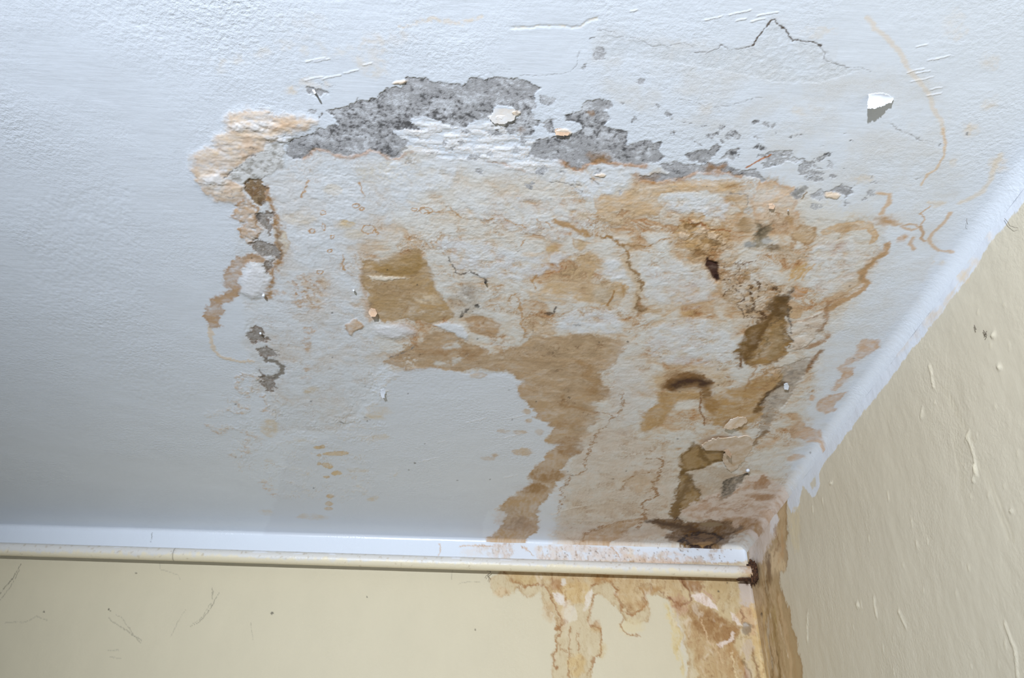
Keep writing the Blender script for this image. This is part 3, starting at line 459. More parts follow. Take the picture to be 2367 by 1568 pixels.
C.ell(716, 668, 38, 40, (178, 138, 94), .9, soft=30, w=(10, 8), n=(.02, .34, 9)); C.ell(716, 672, 44, 44, (204, 178, 144), .7, soft=40, w=(10, 8), n=(-.2, .3, 16))
for x, y, rx, ry in [(714, 766, 16, 9), (706, 796, 9, 18), (705, 853, 8, 9), (708, 874, 9, 4), (735, 714, 12, 6), (640, 675, 20, 5), (690, 700, 12, 10)]:
    C.ell(x, y, rx, ry, (190, 152, 104), .8, soft=7, w=(6, 5), n=(-.5, .25, 9))
C.poly([(796, 750), (821, 738), (843, 754), (820, 766), (813, 776), (802, 768)], (208, 180, 146), .95, soft=4, w=(4, 4), rim=(RIM, .6, 2.5), h=-1, hs=5)
C.ell(798, 517, 22, 9, (214, 186, 134), .8, soft=12, w=(5, 4)); C.ell(820, 540, 22, 12, (214, 198, 168), .6, soft=14, w=(5, 4)); C.ell(690, 505, 36, 16, (222, 206, 184), .6, soft=20, w=(8, 6)); C.ell(770, 440, 22, 14, (218, 208, 192), .7, soft=12)
C.poly([(846, 600), (838, 640), (846, 680), (856, 720), (848, 735), (842, 690), (832, 640)], (200, 168, 134), .8, soft=7, w=(4, 4), n=(-1, .1, 14)); C.poly([(838, 690), (858, 700), (875, 735), (855, 748), (845, 730)], (206, 178, 148), .8, soft=8, w=(5, 4))
for x, y, rx, ry in [(822, 476, 9, 5), (836, 483, 5, 3), (982, 487, 16, 7), (745, 492, 7, 6), (747, 524, 5, 8), (851, 531, 15, 10), (739, 630, 8, 5), (767, 548, 4, 5), (956, 484, 6, 3), (720, 535, 7, 5), (762, 580, 6, 4)]:
    C.line([(x + rx * math.cos(q), y + ry * math.sin(q)) for q in np.linspace(0, 6.28, 9)[:-1]], (186, 142, 88), 2, .85, w=(3, 3), closed=True)

# --- flaking ridges on the left (thick broken paint edges)
for p in [(780, 980, 820, 972, 850, 958, 872, 930), (880, 920, 884, 900, 900, 880, 920, 868), (800, 990, 840, 985, 880, 990), (780, 1010, 830, 1005, 870, 1020), (640, 1080, 680, 1086, 710, 1098), (660, 1112, 690, 1120, 730, 1150), (820, 1120, 845, 1140, 870, 1150), (600, 870, 640, 930, 620, 990), (540, 1060, 550, 1085), (860, 880, 880, 870, 905, 850), (850, 900, 880, 905), (505, 950, 480, 958), (808, 1130, 838, 1136), (900, 1100, 915, 1085), (640, 1025, 700, 1015, 720, 1025)]:
    pts = list(zip(p[::2], p[1::2]))
    C.line(pts, (226, 228, 228), 7, .45, mode='mix', soft=6, w=(9, 11), n=(-.4, .4, 8), h=-.35, wv=1.5)
    C.line([(x + 2, y + 4) for x, y in pts], (206, 196, 176), 4, .5, soft=3, w=(9, 11), n=(-.4, .4, 8), wv=1.5)

PL = np.array([C.at(p) for p in [(500, 940), (560, 860), (620, 900), (700, 980), (780, 940), (850, 850), (920, 870), (890, 930), (900, 1000), (860, 1060), (890, 1150), (800, 1160), (740, 1160), (640, 1160), (560, 1090), (530, 1010)]], np.float32)
sl = C.box(PL, 20); mk = sstep(-16, 16, C.sdf(PL, *C.warped(sl, (10, 8), .9)))
pn = fbm(U[sl] / 24 + .7 * C.w2[0][sl], V[sl] / 34 + .5 * C.w2[1][sl], 641, 5, .62); edge_ = np.exp(-((pn - .18) / .035) ** 2)
C.h[sl] += mk * (-.5 * sstep(.16, .22, pn) + .25 * pn)
C.put(sl, mk * edge_ * .6 * sstep(-.1, .35, n12[sl] + n40[sl]), (226, 228, 226), 'mix'); C.put(sl, mk * np.exp(-((pn - .12) / .03) ** 2) * .55 * sstep(-.1, .35, n40[sl]), (198, 176, 144), 'mul')
# --- bare grey render
GREY = (172, 174, 176)
def grey(p, a=1.0, **k):
    kk = dict(soft=3, w=(4, 7), mode='mix', h=.5, hs=2.5, gloss=.04, grit=1.2, bare=True); kk.update(k)
    C.poly(p, GREY, a, **kk)
GM = C.col.copy(); h0 = C.h.copy()
grey([(755, 255), (783, 250), (803, 240), (808, 235), (834, 231), (869, 229), (880, 219), (897, 204), (933, 203), (938, 182), (974, 180), (984, 181), (1002, 190), (1053, 190), (1066, 196), (1086, 191), (1096, 180), (1130, 183), (1165, 180), (1193, 185), (1224, 191), (1248, 204), (1239, 219), (1237, 237), (1229, 257), (1244, 273), (1257, 283), (1234, 293), (1232, 309), (1216, 316), (1203, 306), (1180, 313), (1165, 293), (1186, 283), (1196, 273), (1198, 260), (1186, 247), (1145, 245), (1137, 260), (1122, 275), (1094, 280), (1078, 291), (1043, 298), (1012, 278), (984, 273), (951, 273), (943, 283), (976, 303), (951, 301), (915, 303), (908, 309), (915, 319), (941, 331), (943, 347), (923, 365), (900, 367), (880, 352), (857, 347), (834, 360), (803, 363), (775, 362), (757, 349), (727, 342), (701, 370), (675, 365), (660, 354), (668, 329), (686, 319), (719, 314), (737, 298), (757, 298), (780, 293), (778, 278), (762, 263)], n=(-1.9, -.75, 30))
grey([(1344, 242), (1359, 232), (1395, 231), (1415, 240), (1413, 250), (1397, 255), (1413, 273), (1397, 291), (1436, 298), (1451, 306), (1450, 331), (1477, 331), (1502, 323), (1530, 331), (1517, 346), (1540, 364), (1525, 374), (1494, 380), (1443, 382), (1415, 374), (1384, 372), (1361, 382), (1346, 392), (1326, 397), (1321, 393), (1293, 375), (1239, 365), (1216, 362), (1224, 342), (1237, 324), (1278, 319), (1318, 309), (1344, 298), (1339, 288), (1308, 281), (1303, 265), (1329, 260), (1344, 255)], n=(-1.9, -.7, 30))
grey([(1255, 283), (1265, 273), (1280, 275), (1278, 291), (1283, 309), (1270, 311), (1256, 295)])
grey([(1583, 359), (1601, 349), (1644, 346), (1657, 336), (1667, 341), (1655, 362), (1632, 377), (1601, 372)], n=(-1.4, -.3, 12))
grey([(1522, 382), (1560, 374), (1593, 382), (1632, 379), (1677, 379), (1708, 392), (1744, 392), (1754, 407), (1767, 423), (1733, 412), (1698, 405), (1667, 397), (1647, 397), (1619, 395), (1586, 410), (1545, 418), (1509, 423), (1479, 415), (1479, 405), (1512, 405), (1550, 400), (1530, 390)], n=(-1.6, -.4, 16))
grey([(1670, 367), (1677, 354), (1698, 344), (1713, 346), (1703, 359), (1688, 372)], n=(-.9, 0, 8))
grey([(1782, 354), (1823, 354), (1851, 372), (1864, 379), (1838, 379), (1815, 372), (1800, 387), (1762, 390), (1765, 365)], .85, n=(-.7, .1, 7))
grey([(1872, 454), (1902, 438), (1910, 446), (1930, 436), (1946, 427), (1969, 436), (1974, 451), (1956, 459), (1943, 451), (1925, 446), (1907, 454), (1895, 469), (1877, 461)], n=(-1.1, -.2, 8))
grey([(709, 199), (732, 204), (757, 212), (762, 217), (729, 223), (714, 217)])
SP = [(1746, 285, 15, 4, -15), (1774, 288, 6, 9, 20), (1788, 295, 5, 5, 0), (1670, 295, 8, 4, 0), (1698, 313, 20, 8, 5), (1647, 313, 17, 7, -25), (1602, 320, 6, 5, 0), (1616, 331, 9, 4, 30), (1670, 326, 5, 6, 0), (1558, 305, 6, 4, 0), (1541, 265, 8, 6, 40), (1547, 276, 5, 4, 0), (1522, 248, 5, 4, 0), (1462, 276, 4, 5, 0), (1597, 286, 5, 3, 0), (1582, 282, 4, 2, 0), (1626, 290, 4, 3, 0), (1484, 188, 11, 6, -15), (1443, 239, 4, 2, -20), (1384, 124, 17, 15, 0), (1348, 155, 5, 6, 0), (1755, 317, 9, 3, 5), (1759, 362, 10, 4, 0), (1759, 342, 16, 6, 0), (1902, 364, 20, 7, -20), (1864, 385, 24, 8, -25), (1920, 382, 9, 8, 40), (1889, 390, 14, 3, 0), (1877, 401, 32, 5, 0), (1879, 415, 24, 7, 0), (1928, 410, 10, 6, -20), (2014, 447, 10, 7, 0), (1994, 462, 11, 6, -20), (1887, 478, 17, 4, 0), (1958, 468, 6, 4, 0), (2016, 409, 3, 3, 0), (2023, 420, 5, 3, 0), (1223, 429, 10, 9, 0), (1197, 458, 8, 3, 0), (1068, 331, 7, 9, 0), (1027, 329, 9, 9, 0), (1050, 344, 7, 6, 0), (1145, 306, 18, 9, 10), (1210, 324, 8, 12, 0), (1192, 347, 12, 6, 0), (1094, 365, 16, 8, 0), (946, 375, 9, 7, 0), (1130, 357, 10, 8, 0), (1076, 301, 12, 6, 0), (1267, 232, 20, 10, 0), (1252, 393, 18, 7, -20), (1382, 395, 8, 4, 0), (724, 260, 9, 4, 0), (1431, 443, 5, 4, 0), (1840, 448, 10, 16, 30), (2120, 415, 5, 3, 0), (2176, 333, 3, 3, 0), (2236, 308, 4, 3, 0), (1960, 305, 3, 2, 0), (1908, 337, 4, 2, 0), (1973, 327, 3, 2, 0), (1300, 400, 6, 4, 0), (1105, 395, 10, 6, 30), (2075, 493, 5, 2, 0), (1795, 315, 3, 2, 0), (1846, 317, 8, 2, 0), (1830, 317, 5, 2, 0)]
for x, y, rx, ry, r in SP:
    grey([(x + rx * math.cos(q) * math.cos(math.radians(r)) - ry * math.sin(q) * math.sin(math.radians(r)), y + rx * math.cos(q) * math.sin(math.radians(r)) + ry * math.sin(q) * math.cos(math.radians(r))) for q in np.linspace(0, 6.28, 9)[:-1]], .95, w=(4, 8), soft=2.5, n=(-.75, .15, 4.5), h=.25)
GA = C.ga                                                  # where render is bare
# blotches, salts and dark mould on the render
m1 = fbm(U / 22 + .6 * C.w2[0], V / 15 + .6 * C.w2[1], 501, 5, .62); m2 = fbm(U / 5.5, V / 4.5, 521, 4, .7); m3 = fbm(U / 44, V / 26, 541, 4)
C.col *= (1 + GA * (-.24 * sstep(.05, .6, m1) + .12 * m3 - .03))[..., None]
low = np.exp(-((V - C.at((1050, 285))[1]) / 30) ** 2)       # mould gathers along the lower half of the band
C.col *= 1 + (GA * sstep(.16, .6, m2 * .8 + .6 * m1 + .30 * low - .08) * .95)[..., None] * (lin((98, 98, 98)) / lin(GREY) - 1)
C.col += (GA * sstep(.0, .55, -m2 * .55 - .9 * m1 + .35 * m3) * .85)[..., None] * (lin((210, 216, 221)) / REF * WHITE - C.col)
C.h += GA * .25 * m2

# scaly left chain of render
for p, c in [([(522, 411), (543, 390), (566, 367), (589, 357), (622, 334), (653, 330), (658, 347), (655, 375), (650, 385), (624, 400), (604, 413), (579, 413), (563, 423)], (214, 217, 216))]:
    C.poly(p, c, .95, mode='mix', soft=5, w=(6, 6), h=-.4, hs=6)
    C.poly(p, (150, 146, 136), .8, soft=8, w=(6, 8), n=(-.05, .35, 20), h=.4)
    C.poly(p, (112, 106, 96), .7, soft=8, w=(6, 8), n=(.2, .5, 13), seed=5)
CH = [[(571, 416), (604, 413), (612, 431), (617, 459), (601, 477), (579, 459), (568, 431)], [(589, 492), (630, 490), (632, 500), (619, 508), (624, 518), (635, 526), (630, 534), (624, 549), (617, 549), (614, 536), (609, 526), (601, 516), (591, 505)], [(576, 564), (594, 554), (614, 562), (637, 567), (647, 585), (645, 600), (630, 600), (604, 590), (584, 579)], [(576, 768), (594, 759), (609, 763), (617, 781), (622, 794), (604, 794), (589, 799), (576, 789)], [(596, 809), (617, 804), (640, 812), (647, 827), (630, 827), (619, 835), (604, 824)], [(591, 850), (612, 865), (630, 870), (640, 891), (637, 909), (619, 904), (607, 886), (604, 865)], [(606, 608), (625, 605), (630, 620), (618, 628)]]
for i, p in enumerate(CH):
    C.poly(p, (160, 156, 150) if i else (150, 130, 102), 1, mode='mix', soft=4, w=(6, 8), h=.6, hs=4, gloss=.03, grit=1.5, rim=((120, 86, 50), .6, 3))
    C.poly(p, (126, 114, 96), .8, soft=4, w=(5, 5), n=(-.05, .35, 9)); C.poly(p, (196, 192, 186), .7, mode='mix', soft=4, w=(5, 5), n=(.15, .5, 8), seed=9)
C.line([(617, 836), (637, 836), (652, 847), (647, 862), (632, 876)], (130, 124, 114), 9, .95, mode='mix', soft=3, w=(3, 4), h=.8)
C.ell(598, 503, 8, 9, (66, 54, 40), .85, soft=5, w=(3, 3)); C.ell(590, 440, 14, 16, (128, 92, 50), .7, soft=12, w=(5, 5)); C.ell(605, 465, 10, 8, (104, 78, 48), .7, soft=6, w=(4, 4))
C.line([(680, 325), (655, 328), (640, 325)], (120, 116, 112), 2.5, .8, w=(3, 3)); 
# grey-green smudge on the right
C.poly([(1749, 507), (1759, 522), (1776, 518), (1788, 512), (1782, 535), (1769, 548), (1780, 563), (1757, 571), (1731, 576), (1718, 568), (1734, 553), (1744, 538)], (140, 128, 104), .9, mode='mix', soft=12, w=(9, 9), n=(-1.0, .1, 11), h=.3)
C.poly([(1755, 515), (1775, 520), (1770, 545), (1752, 558), (1742, 548)], (84, 74, 54), .8, soft=8, w=(5, 5), n=(-.9, .1, 10)); C.ell(1728, 567, 13, 7, (158, 160, 158), .9, mode='mix', soft=6, w=(4, 4), n=(-1, 0, 6)); C.ell(1770, 558, 14, 6, (190, 192, 190), .8, mode='mix', soft=6, w=(4, 4)); C.ell(1730, 488, 12, 8, (196, 196, 190), .8, mode='mix', soft=5, w=(5, 4), n=(-.8, .1, 7))
C.line([(1836, 452), (1848, 442), (1860, 434)], (150, 150, 146), 10, .9, mode='mix', soft=4, w=(4, 4), n=(-1, 0, 7)); C.line([(1852, 460), (1862, 445)], (140, 116, 80), 4, .8)
# grey dirt in the middle
C.poly([(1063, 659), (1094, 653), (1117, 674), (1112, 710), (1084, 725), (1063, 730), (1040, 700), (1043, 672)], (186, 176, 160), .8, soft=22, w=(8, 6), n=(-.8, .2, 14)); C.poly([(1063, 659), (1094, 653), (1117, 674), (1112, 710), (1084, 725), (1063, 730), (1040, 700)], (110, 100, 88), .7, soft=10, w=(8, 6), n=(.3, .5, 4)); C.ell(1084, 674, 14, 10, (140, 130, 118), .7, soft=14)
for x, y, rx, ry, r in [(1122, 649, 6, 4, 30), (1103, 708, 6, 5, 0), (1068, 728, 4, 9, 10), (1078, 718, 6, 3, -40), (1270, 726, 13, 3, 0), (1282, 717, 3, 8, 20), (1317, 921, 3, 2, 0), (1335, 753, 6, 2, 0)]:
    C.ell(x, y, rx, ry, (54, 48, 42), .9, rot=r, soft=2, w=(2, 3), n=(-1, -.1, 4))
# brown lip under the grey band
for p, wd, a in [([(700, 368), (727, 343), (757, 350), (775, 362), (803, 365), (834, 361), (857, 348), (880, 353), (900, 369), (925, 368), (950, 352)], 7, .6), ([(1293, 377), (1320, 393), (1346, 394), (1361, 383), (1390, 373), (1420, 378), (1443, 385), (1470, 384), (1494, 384)], 9, .8), ([(1130, 372), (1160, 375), (1185, 385), (1210, 395)], 6, .7), ([(1510, 425), (1545, 420), (1580, 412), (1615, 398), (1650, 400), (1680, 398), (1710, 410)], 8, .7), ([(1470, 405), (1480, 418), (1505, 425)], 12, .7), ([(1640, 385), (1660, 392), (1672, 385)], 10, .7)]:
    C.line(p, (172, 122, 62), wd, a, soft=wd, w=(5, 5), n=(-1, .1, 16))
for x, y, rx, ry in [(1374, 362, 20, 10), (1400, 365, 18, 12), (1380, 374, 14, 4), (1500, 412, 22, 8), (1640, 388, 12, 8), (1367, 265, 8, 6), (1205, 299, 6, 5)]:
    C.ell(x, y, rx, ry, (150, 112, 62), .75, soft=12, w=(5, 5))
C.line([(1724, 387), (1740, 378), (1756, 369), (1783, 360)], (176, 108, 48), 4, .9, soft=2.5, w=(2, 2))
for x, y, rx, ry in [(1160, 275, 16, 12), (1300, 305, 18, 7), (925, 190, 16, 4), (1192, 262, 8, 6), (1390, 405, 14, 4), (1925, 452, 16, 8)]:
    C.ell(x, y, rx, ry, (228, 208, 180), .85, mode='mix', soft=7, w=(5, 4), h=-.8)
C.ell(970, 355, 40, 14, (206, 192, 162), .7, soft=18, w=(7, 6), n=(-.8, .2, 12)); C.ell(950, 375, 22, 10, (172, 150, 112), .6, soft=14, w=(7, 6), n=(-.5, .3, 8)); C.ell(910, 400, 90, 30, (214, 206, 186), .5, soft=30, w=(7, 6), n=(-.3, .4, 9))
# torn white layer between the grey patches
sl = C.box(np.array([C.at(p) for p in [(900, 250), (1300, 420)]], np.float32), 0)
P = np.array([C.at(p) for p in [(900, 305), (985, 275), (1100, 285), (1140, 245), (1190, 260), (1230, 320), (1290, 330), (1230, 360), (1290, 380), (1240, 400), (1100, 375), (960, 360)]], np.float32)
zx, zy = C.warped(sl, (8, 6), .6); mk = sstep(-6, 6, C.sdf(P, zx, zy)) * (1 - GA[sl])
lay = fbm(U[sl] / 22 + .5 * C.w2[0][sl], V[sl] / 9, 611, 4, .5)
st = np.floor(lay * 4) + sstep(.75, 1, (lay * 4) % 1)
C.h[sl] += mk * -.22 * st; C.put(sl, mk * .8 * sstep(-.3, .1, lay), (230, 233, 234), 'mix')
C.put(sl, mk * np.exp(-((((lay * 4) % 1) - .92) / .05) ** 2) * .5, (186, 158, 118), 'mul')

# --- dark hole
C.poly([(1637, 596), (1644, 602), (1662, 607), (1662, 617), (1657, 630), (1662, 642), (1657, 653), (1647, 647), (1644, 635), (1634, 625), (1632, 609)], (72, 50, 42), 1, mode='mix', soft=4, w=(2, 4), h=2.6, hs=14, gloss=0, rim=((110, 74, 40), .6, 4))
C.ell(1648, 622, 9, 6, (108, 90, 78), .8, mode='mix', soft=6, w=(3, 3), n=(-.7, .2, 6)); C.ell(1654, 645, 8, 6, (46, 28, 20), .9, mode='mix', soft=4)

# --- cracks, and peel shadows painted as dark lines at lifted paint edges
CRACK_SHADE = (128, 126, 124)
for p, wd, a in [([(1382, 72), (1410, 73), (1438, 85), (1453, 85), (1476, 91), (1504, 107), (1529, 109), (1555, 105), (1581, 101), (1601, 109)], 1.6, .6),
                 ([(1604, 121), (1632, 122), (1660, 113), (1667, 105), (1685, 112), (1716, 113), (1736, 105)], 2.2, .85),
                 ([(1736, 106), (1759, 76), (1772, 60), (1785, 47), (1792, 48), (1797, 58), (1823, 76), (1831, 94), (1861, 94), (1887, 99), (1899, 107)], 3.8, 1.0),
                 ([(1899, 107), (1907, 122), (1905, 135), (1925, 149), (1966, 156), (2002, 159), (2014, 165)], 1.8, .75),
                 ([(1119, 150), (1145, 152), (1163, 161), (1181, 163), (1191, 175), (1227, 176), (1257, 175), (1298, 173), (1321, 166), (1332, 150), (1338, 120)], 1.4, .55),
                 ([(1100, 181), (1120, 170), (1138, 169)], 1.4, .5),
                 ([(1512, 196), (1542, 203), (1567, 216)], 1.3, .5), ([(1568, 230), (1591, 233), (1620, 242), (1639, 254), (1657, 247), (1693, 242), (1729, 232), (1759, 226)], 1.4, .5),
                 ([(2040, 283), (2055, 285), (2073, 300), (2104, 313), (2129, 323), (2157, 331)], 1.6, .7), ([(1365, 90), (1378, 88)], 3, .8),
                 ([(1255, 416), (1283, 424), (1310, 426), (1329, 431), (1346, 444)], 2.2, .85), ([(1363, 412), (1375, 420), (1384, 425)], 2.5, .8), ([(1325, 421), (1334, 426), (1345, 430)], 2, .7),  # peel shadows put into the colour, on this line and the next
                 ([(522, 409), (532, 398), (545, 389), (560, 378)], 2, .9), ([(566, 369), (575, 360), (588, 358)], 2, .8), ([(512, 441), (519, 449), (530, 454), (539, 453)], 1.8, .85), ([(578, 339), (584, 338), (588, 344)], 2, .8), ([(535, 448), (539, 440), (531, 433)], 1.4, .6),
                 ([(1034, 595), (1046, 612), (1054, 630), (1066, 636), (1076, 632), (1082, 626), (1100, 634), (1120, 643)], 2.6, .9),
                 ([(1818, 714), (1821, 729), (1826, 748), (1830, 762), (1826, 778), (1832, 790)], 2.4, .85), ([(1686, 448), (1712, 448), (1724, 449), (1731, 460), (1728, 478)], 2.2, .7),
                 ([(900, 829), (936, 814), (945, 811), (958, 804)], 2.2, .8), ([(780, 973), (792, 976), (800, 981)], 2.4, .8), ([(840, 964), (850, 968), (858, 972)], 2, .7), ([(716, 265), (728, 262)], 2, .8), ([(740, 272), (744, 262)], 2.4, .85),
                 ([(1186, 246), (1196, 262)], 1.6, .6), ([(1276, 319), (1300, 314), (1318, 310)], 2.4, .85), ([(1137, 292), (1163, 294), (1186, 283), (1196, 276)], 2, .8), ([(910, 316), (930, 313), (960, 314), (975, 322)], 1.8, .8), ([(970, 349), (985, 353), (1012, 354)], 2, .8), ([(660, 312), (685, 312), (700, 318)], 1.8, .8), ([(706, 198), (716, 202), (734, 204), (756, 211)], 1.6, .7), ([(735, 194), (760, 197), (778, 196)], 1.2, .6),
                 ([(1188, 606), (1202, 605)], 1.8, .6), ([(938, 183), (974, 180), (1002, 190), (1053, 190), (1066, 196), (1095, 181)], 1.2, .5)]:
    C.line(p, CRACK_SHADE if wd < 2.3 else (96, 88, 80), wd * .85, a, soft=1.4, w=(2, 4), n=(-1.1, -.2, 12), h=.15, wv=1.2)
for k in range(26):                                              # brush ridges and scrapes left in the old gloss
    r = np.random.RandomState(900 + k); x, y = [(2080 + 90 * r.rand() * 1, 50 + 190 * r.rand()), (960 + 220 * r.rand(), 960 + 180 * r.rand()), (1450 + 300 * r.rand(), 20 + 30 * r.rand()), (700 + 180 * r.rand(), 130 + 60 * r.rand())][k % 4]
    L = 15 + 40 * r.rand(); C.line([(x, y), (x + L, y - L * .22)], (228, 230, 232), 2.2, .55, mode='mix', soft=1.5, w=(2, 2), h=-.45)
C.line([(1275, 1190), (1300, 1181), (1340, 1172), (1356, 1169)], (232, 228, 220), 2.5, .8, mode='mix', w=(1, 1), h=-.5)
for k in range(60):                                              # loose specks
    r = np.random.RandomState(1200 + k); x, y = 480 + 1500 * r.rand(), 330 + 800 * r.rand()
    C.ell(x, y, 1.2 + 1.4 * r.rand(), 1 + r.rand(), (70, 62, 54), .8, soft=1.5, w=(1, 1))
C.h += .18 * Zm * fbm(U / 3, V / 3, 701, 3)

# ------------------------------------------------------------------ back wall
CREAM = (206, 198, 170)
def wall_base(c): return lin(c) / REF * WHITE
nx, nz = int(1150 * Q), int(260 * Q)
ub = np.concatenate([[-2600, -2100], np.linspace(-1640, 0, nx)])
zb = np.concatenate([np.linspace(0, -500, nz), [-700, -1400, -2400]])
Ub, Zb = np.meshgrid(ub, zb)
def back_uv(p):
    q = on_back(p); return q[0] * 1000, (q[2] - CEIL) * 1000
B = Plaster(Ub, Zb, back_uv, wall_base(CREAM))
fb = fbm(Ub / 60, Zb / 90, 801, 5); B.col *= (1 + .025 * fb)[..., None]; B.h += .5 * fb
zl = B.at((0, 1270))[1]; zr = B.at((1700, 1322))[1]
bnd = zl + (zr - zl) * (Ub + 1530) / 1500
wm = sstep(-1.2, 1.2, Zb - bnd + 2.5 * fbm(Ub / 14, Zb / 14, 811, 4))
B.col += wm[..., None] * (WHITE * np.array([1.0, 1.0, 1.0], np.float32) - B.col); B.gloss[:] = .75
def bw(pts, c, a=.9, **k): B.poly(pts, c, a, mode='mix', **k)
# pale wash outline
bw([(1150, 1300), (1157, 1325), (1133, 1340), (1136, 1363), (1160, 1382), (1197, 1363), (1221, 1385), (1251, 1369), (1259, 1398), (1272, 1414), (1283, 1427), (1283, 1446), (1283, 1470), (1288, 1486), (1277, 1518), (1277, 1539), (1285, 1800), (1357, 1800), (1368, 1544), (1376, 1518), (1394, 1518), (1394, 1502), (1389, 1486), (1392, 1464), (1384, 1451), (1365, 1438), (1370, 1416), (1370, 1385), (1381, 1374), (1400, 1388), (1432, 1414), (1437, 1430), (1458, 1446), (1496, 1438), (1501, 1416), (1493, 1371), (1520, 1376), (1546, 1390), (1556, 1420), (1568, 1460), (1590, 1510), (1605, 1800), (1830, 1800), (1830, 1300)], (200, 184, 146), .8, soft=5, w=(6, 5), n=(-1.6, -.2, 26), rim=((180, 148, 104), .5, 4))
bw([(1160, 1310), (1175, 1335), (1185, 1347), (1215, 1354), (1258, 1352), (1268, 1366), (1285, 1400), (1300, 1440), (1315, 1440), (1330, 1400), (1345, 1365), (1380, 1352), (1395, 1338), (1420, 1352), (1425, 1375), (1440, 1410), (1458, 1420), (1485, 1412), (1492, 1370), (1478, 1356), (1500, 1352), (1535, 1378), (1560, 1400), (1640, 1420), (1700, 1330), (1560, 1300)], (200, 176, 132), .8, soft=7, w=(6, 6), n=(-1.0, .1, 18), rim=((150, 110, 66), .7, 3.5))
for x, y, rx, ry, c, a in [(1210, 1340, 40, 12, (196, 172, 122), .7), (1330, 1370, 40, 26, (202, 176, 124), .8), (1395, 1338, 26, 12, (178, 140, 88), .8), (1285, 1350, 16, 14, (172, 134, 92), .8), (1504, 1362, 28, 9, (174, 138, 86), .9), (1430, 1378, 12, 12, (178, 144, 94), .7), (1450, 1404, 14, 8, (170, 134, 86), .7), (1482, 1400, 12, 12, (178, 142, 94), .7), (1460, 1450, 30, 20, (210, 196, 154), .6), (1330, 1540, 22, 26, (206, 180, 124), .7), (1270, 1415, 12, 24, (198, 174, 134), .7), (1295, 1440, 14, 14, (190, 162, 122), .7), (1375, 1452, 14, 10, (192, 162, 112), .7), (1160, 1370, 20, 10, (206, 182, 142), .6), (1380, 1440, 8, 8, (186, 150, 106), .7), (1395, 1500, 10, 20, (204, 184, 136), .6)]:
    B.ell(x, y, rx, ry, c, a, mode='mix', soft=12, w=(8, 5), n=(-.9, .1, 16))
bw([(1278, 1372), (1296, 1372), (1306, 1392), (1312, 1404), (1296, 1400), (1284, 1384)], (222, 216, 206), .85, soft=5, w=(5, 4), n=(-1, 0, 10)); bw([(1312, 1404), (1330, 1402), (1334, 1436), (1310, 1442), (1303, 1424)], (216, 208, 186), .8, soft=5, w=(5, 4), n=(-1, 0, 12))
bw([(1352, 1378), (1366, 1360), (1374, 1372), (1358, 1410), (1350, 1416)], (222, 216, 202), .8, soft=5, w=(5, 4), n=(-1, 0, 10)); B.ell(1303, 1346, 5, 9, (224, 222, 212), .9, mode='mix', soft=4, w=(3, 3))
for p, wd in [([(1180, 1343), (1190, 1350), (1215, 1355), (1240, 1350), (1258, 1352), (1268, 1368), (1283, 1398), (1292, 1420), (1300, 1432), (1315, 1438)], 4), ([(1290, 1350), (1302, 1376), (1312, 1398), (1308, 1405)], 5), ([(1284, 1452), (1296, 1444), (1312, 1438)], 4), ([(1284, 1446), (1296, 1458), (1286, 1476), (1290, 1490), (1284, 1510), (1280, 1535), (1290, 1550)], 4), ([(1295, 1490), (1298, 1502), (1308, 1508)], 3), ([(1381, 1376), (1370, 1390), (1366, 1415), (1370, 1420), (1358, 1436), (1366, 1446), (1386, 1452), (1392, 1470), (1388, 1490), (1394, 1508), (1378, 1518), (1370, 1540), (1356, 1560)], 3.5), ([(1333, 1465), (1330, 1480), (1336, 1500), (1334, 1510)], 3), ([(1317, 1450), (1316, 1500), (1312, 1540), (1316, 1570)], 3), ([(1425, 1372), (1430, 1395), (1436, 1405), (1440, 1418), (1458, 1422), (1480, 1410), (1490, 1398), (1492, 1372)], 4), ([(1436, 1432), (1434, 1448), (1446, 1462), (1462, 1468), (1482, 1473)], 3), ([(1546, 1378), (1556, 1395), (1570, 1408)], 4), ([(1418, 1352), (1426, 1366), (1420, 1378)], 4), ([(1365, 1352), (1380, 1350)], 3)]:
    B.line(p, (160, 116, 66), wd, .8, mode='mix', soft=3, w=(6, 5), n=(-1.1, 0, 14))
for p in [[(1552, 1390), (1560, 1440), (1570, 1500), (1580, 1560)], [(1540, 1400), (1556, 1460), (1564, 1520)], [(1548, 1420), (1572, 1470), (1566, 1500)]]:
    B.line(p, (212, 192, 132), 7, .6, mode='mix', soft=7, w=(6, 5)); B.line([(x + 9, y) for x, y in p], (208, 204, 192), 3, .5, mode='mix', soft=3, w=(5, 4), n=(-.7, .1, 12))
# right-hand brown mass, white torn plaster, olive runs
bw([(1590, 1330), (1700, 1330), (1740, 1330), (1800, 1330), (1830, 1800), (1640, 1800), (1610, 1540), (1600, 1500), (1580, 1450), (1570, 1410)], (200, 180, 136), .8, soft=14, w=(8, 7), n=(-.9, .1, 20))
bw([(1602, 1395), (1643, 1408), (1684, 1433), (1712, 1454), (1700, 1485), (1691, 1500), (1700, 1540), (1700, 1580), (1640, 1580), (1604, 1540), (1608, 1510), (1590, 1490), (1579, 1461), (1582, 1436), (1578, 1410)], (186, 158, 114), .9, soft=12, w=(7, 7), n=(-1.1, .1, 18))
bw([(1602, 1395), (1643, 1408), (1684, 1433), (1712, 1454), (1691, 1489), (1658, 1484), (1628, 1465), (1600, 1450), (1590, 1420)], (158, 122, 76), .95, soft=18, w=(7, 7), n=(-1.0, .1, 14)); bw([(1604, 1535), (1640, 1525), (1680, 1560), (1670, 1800), (1610, 1800), (1615, 1560)], (192, 168, 124), .7, soft=4, w=(5, 4))
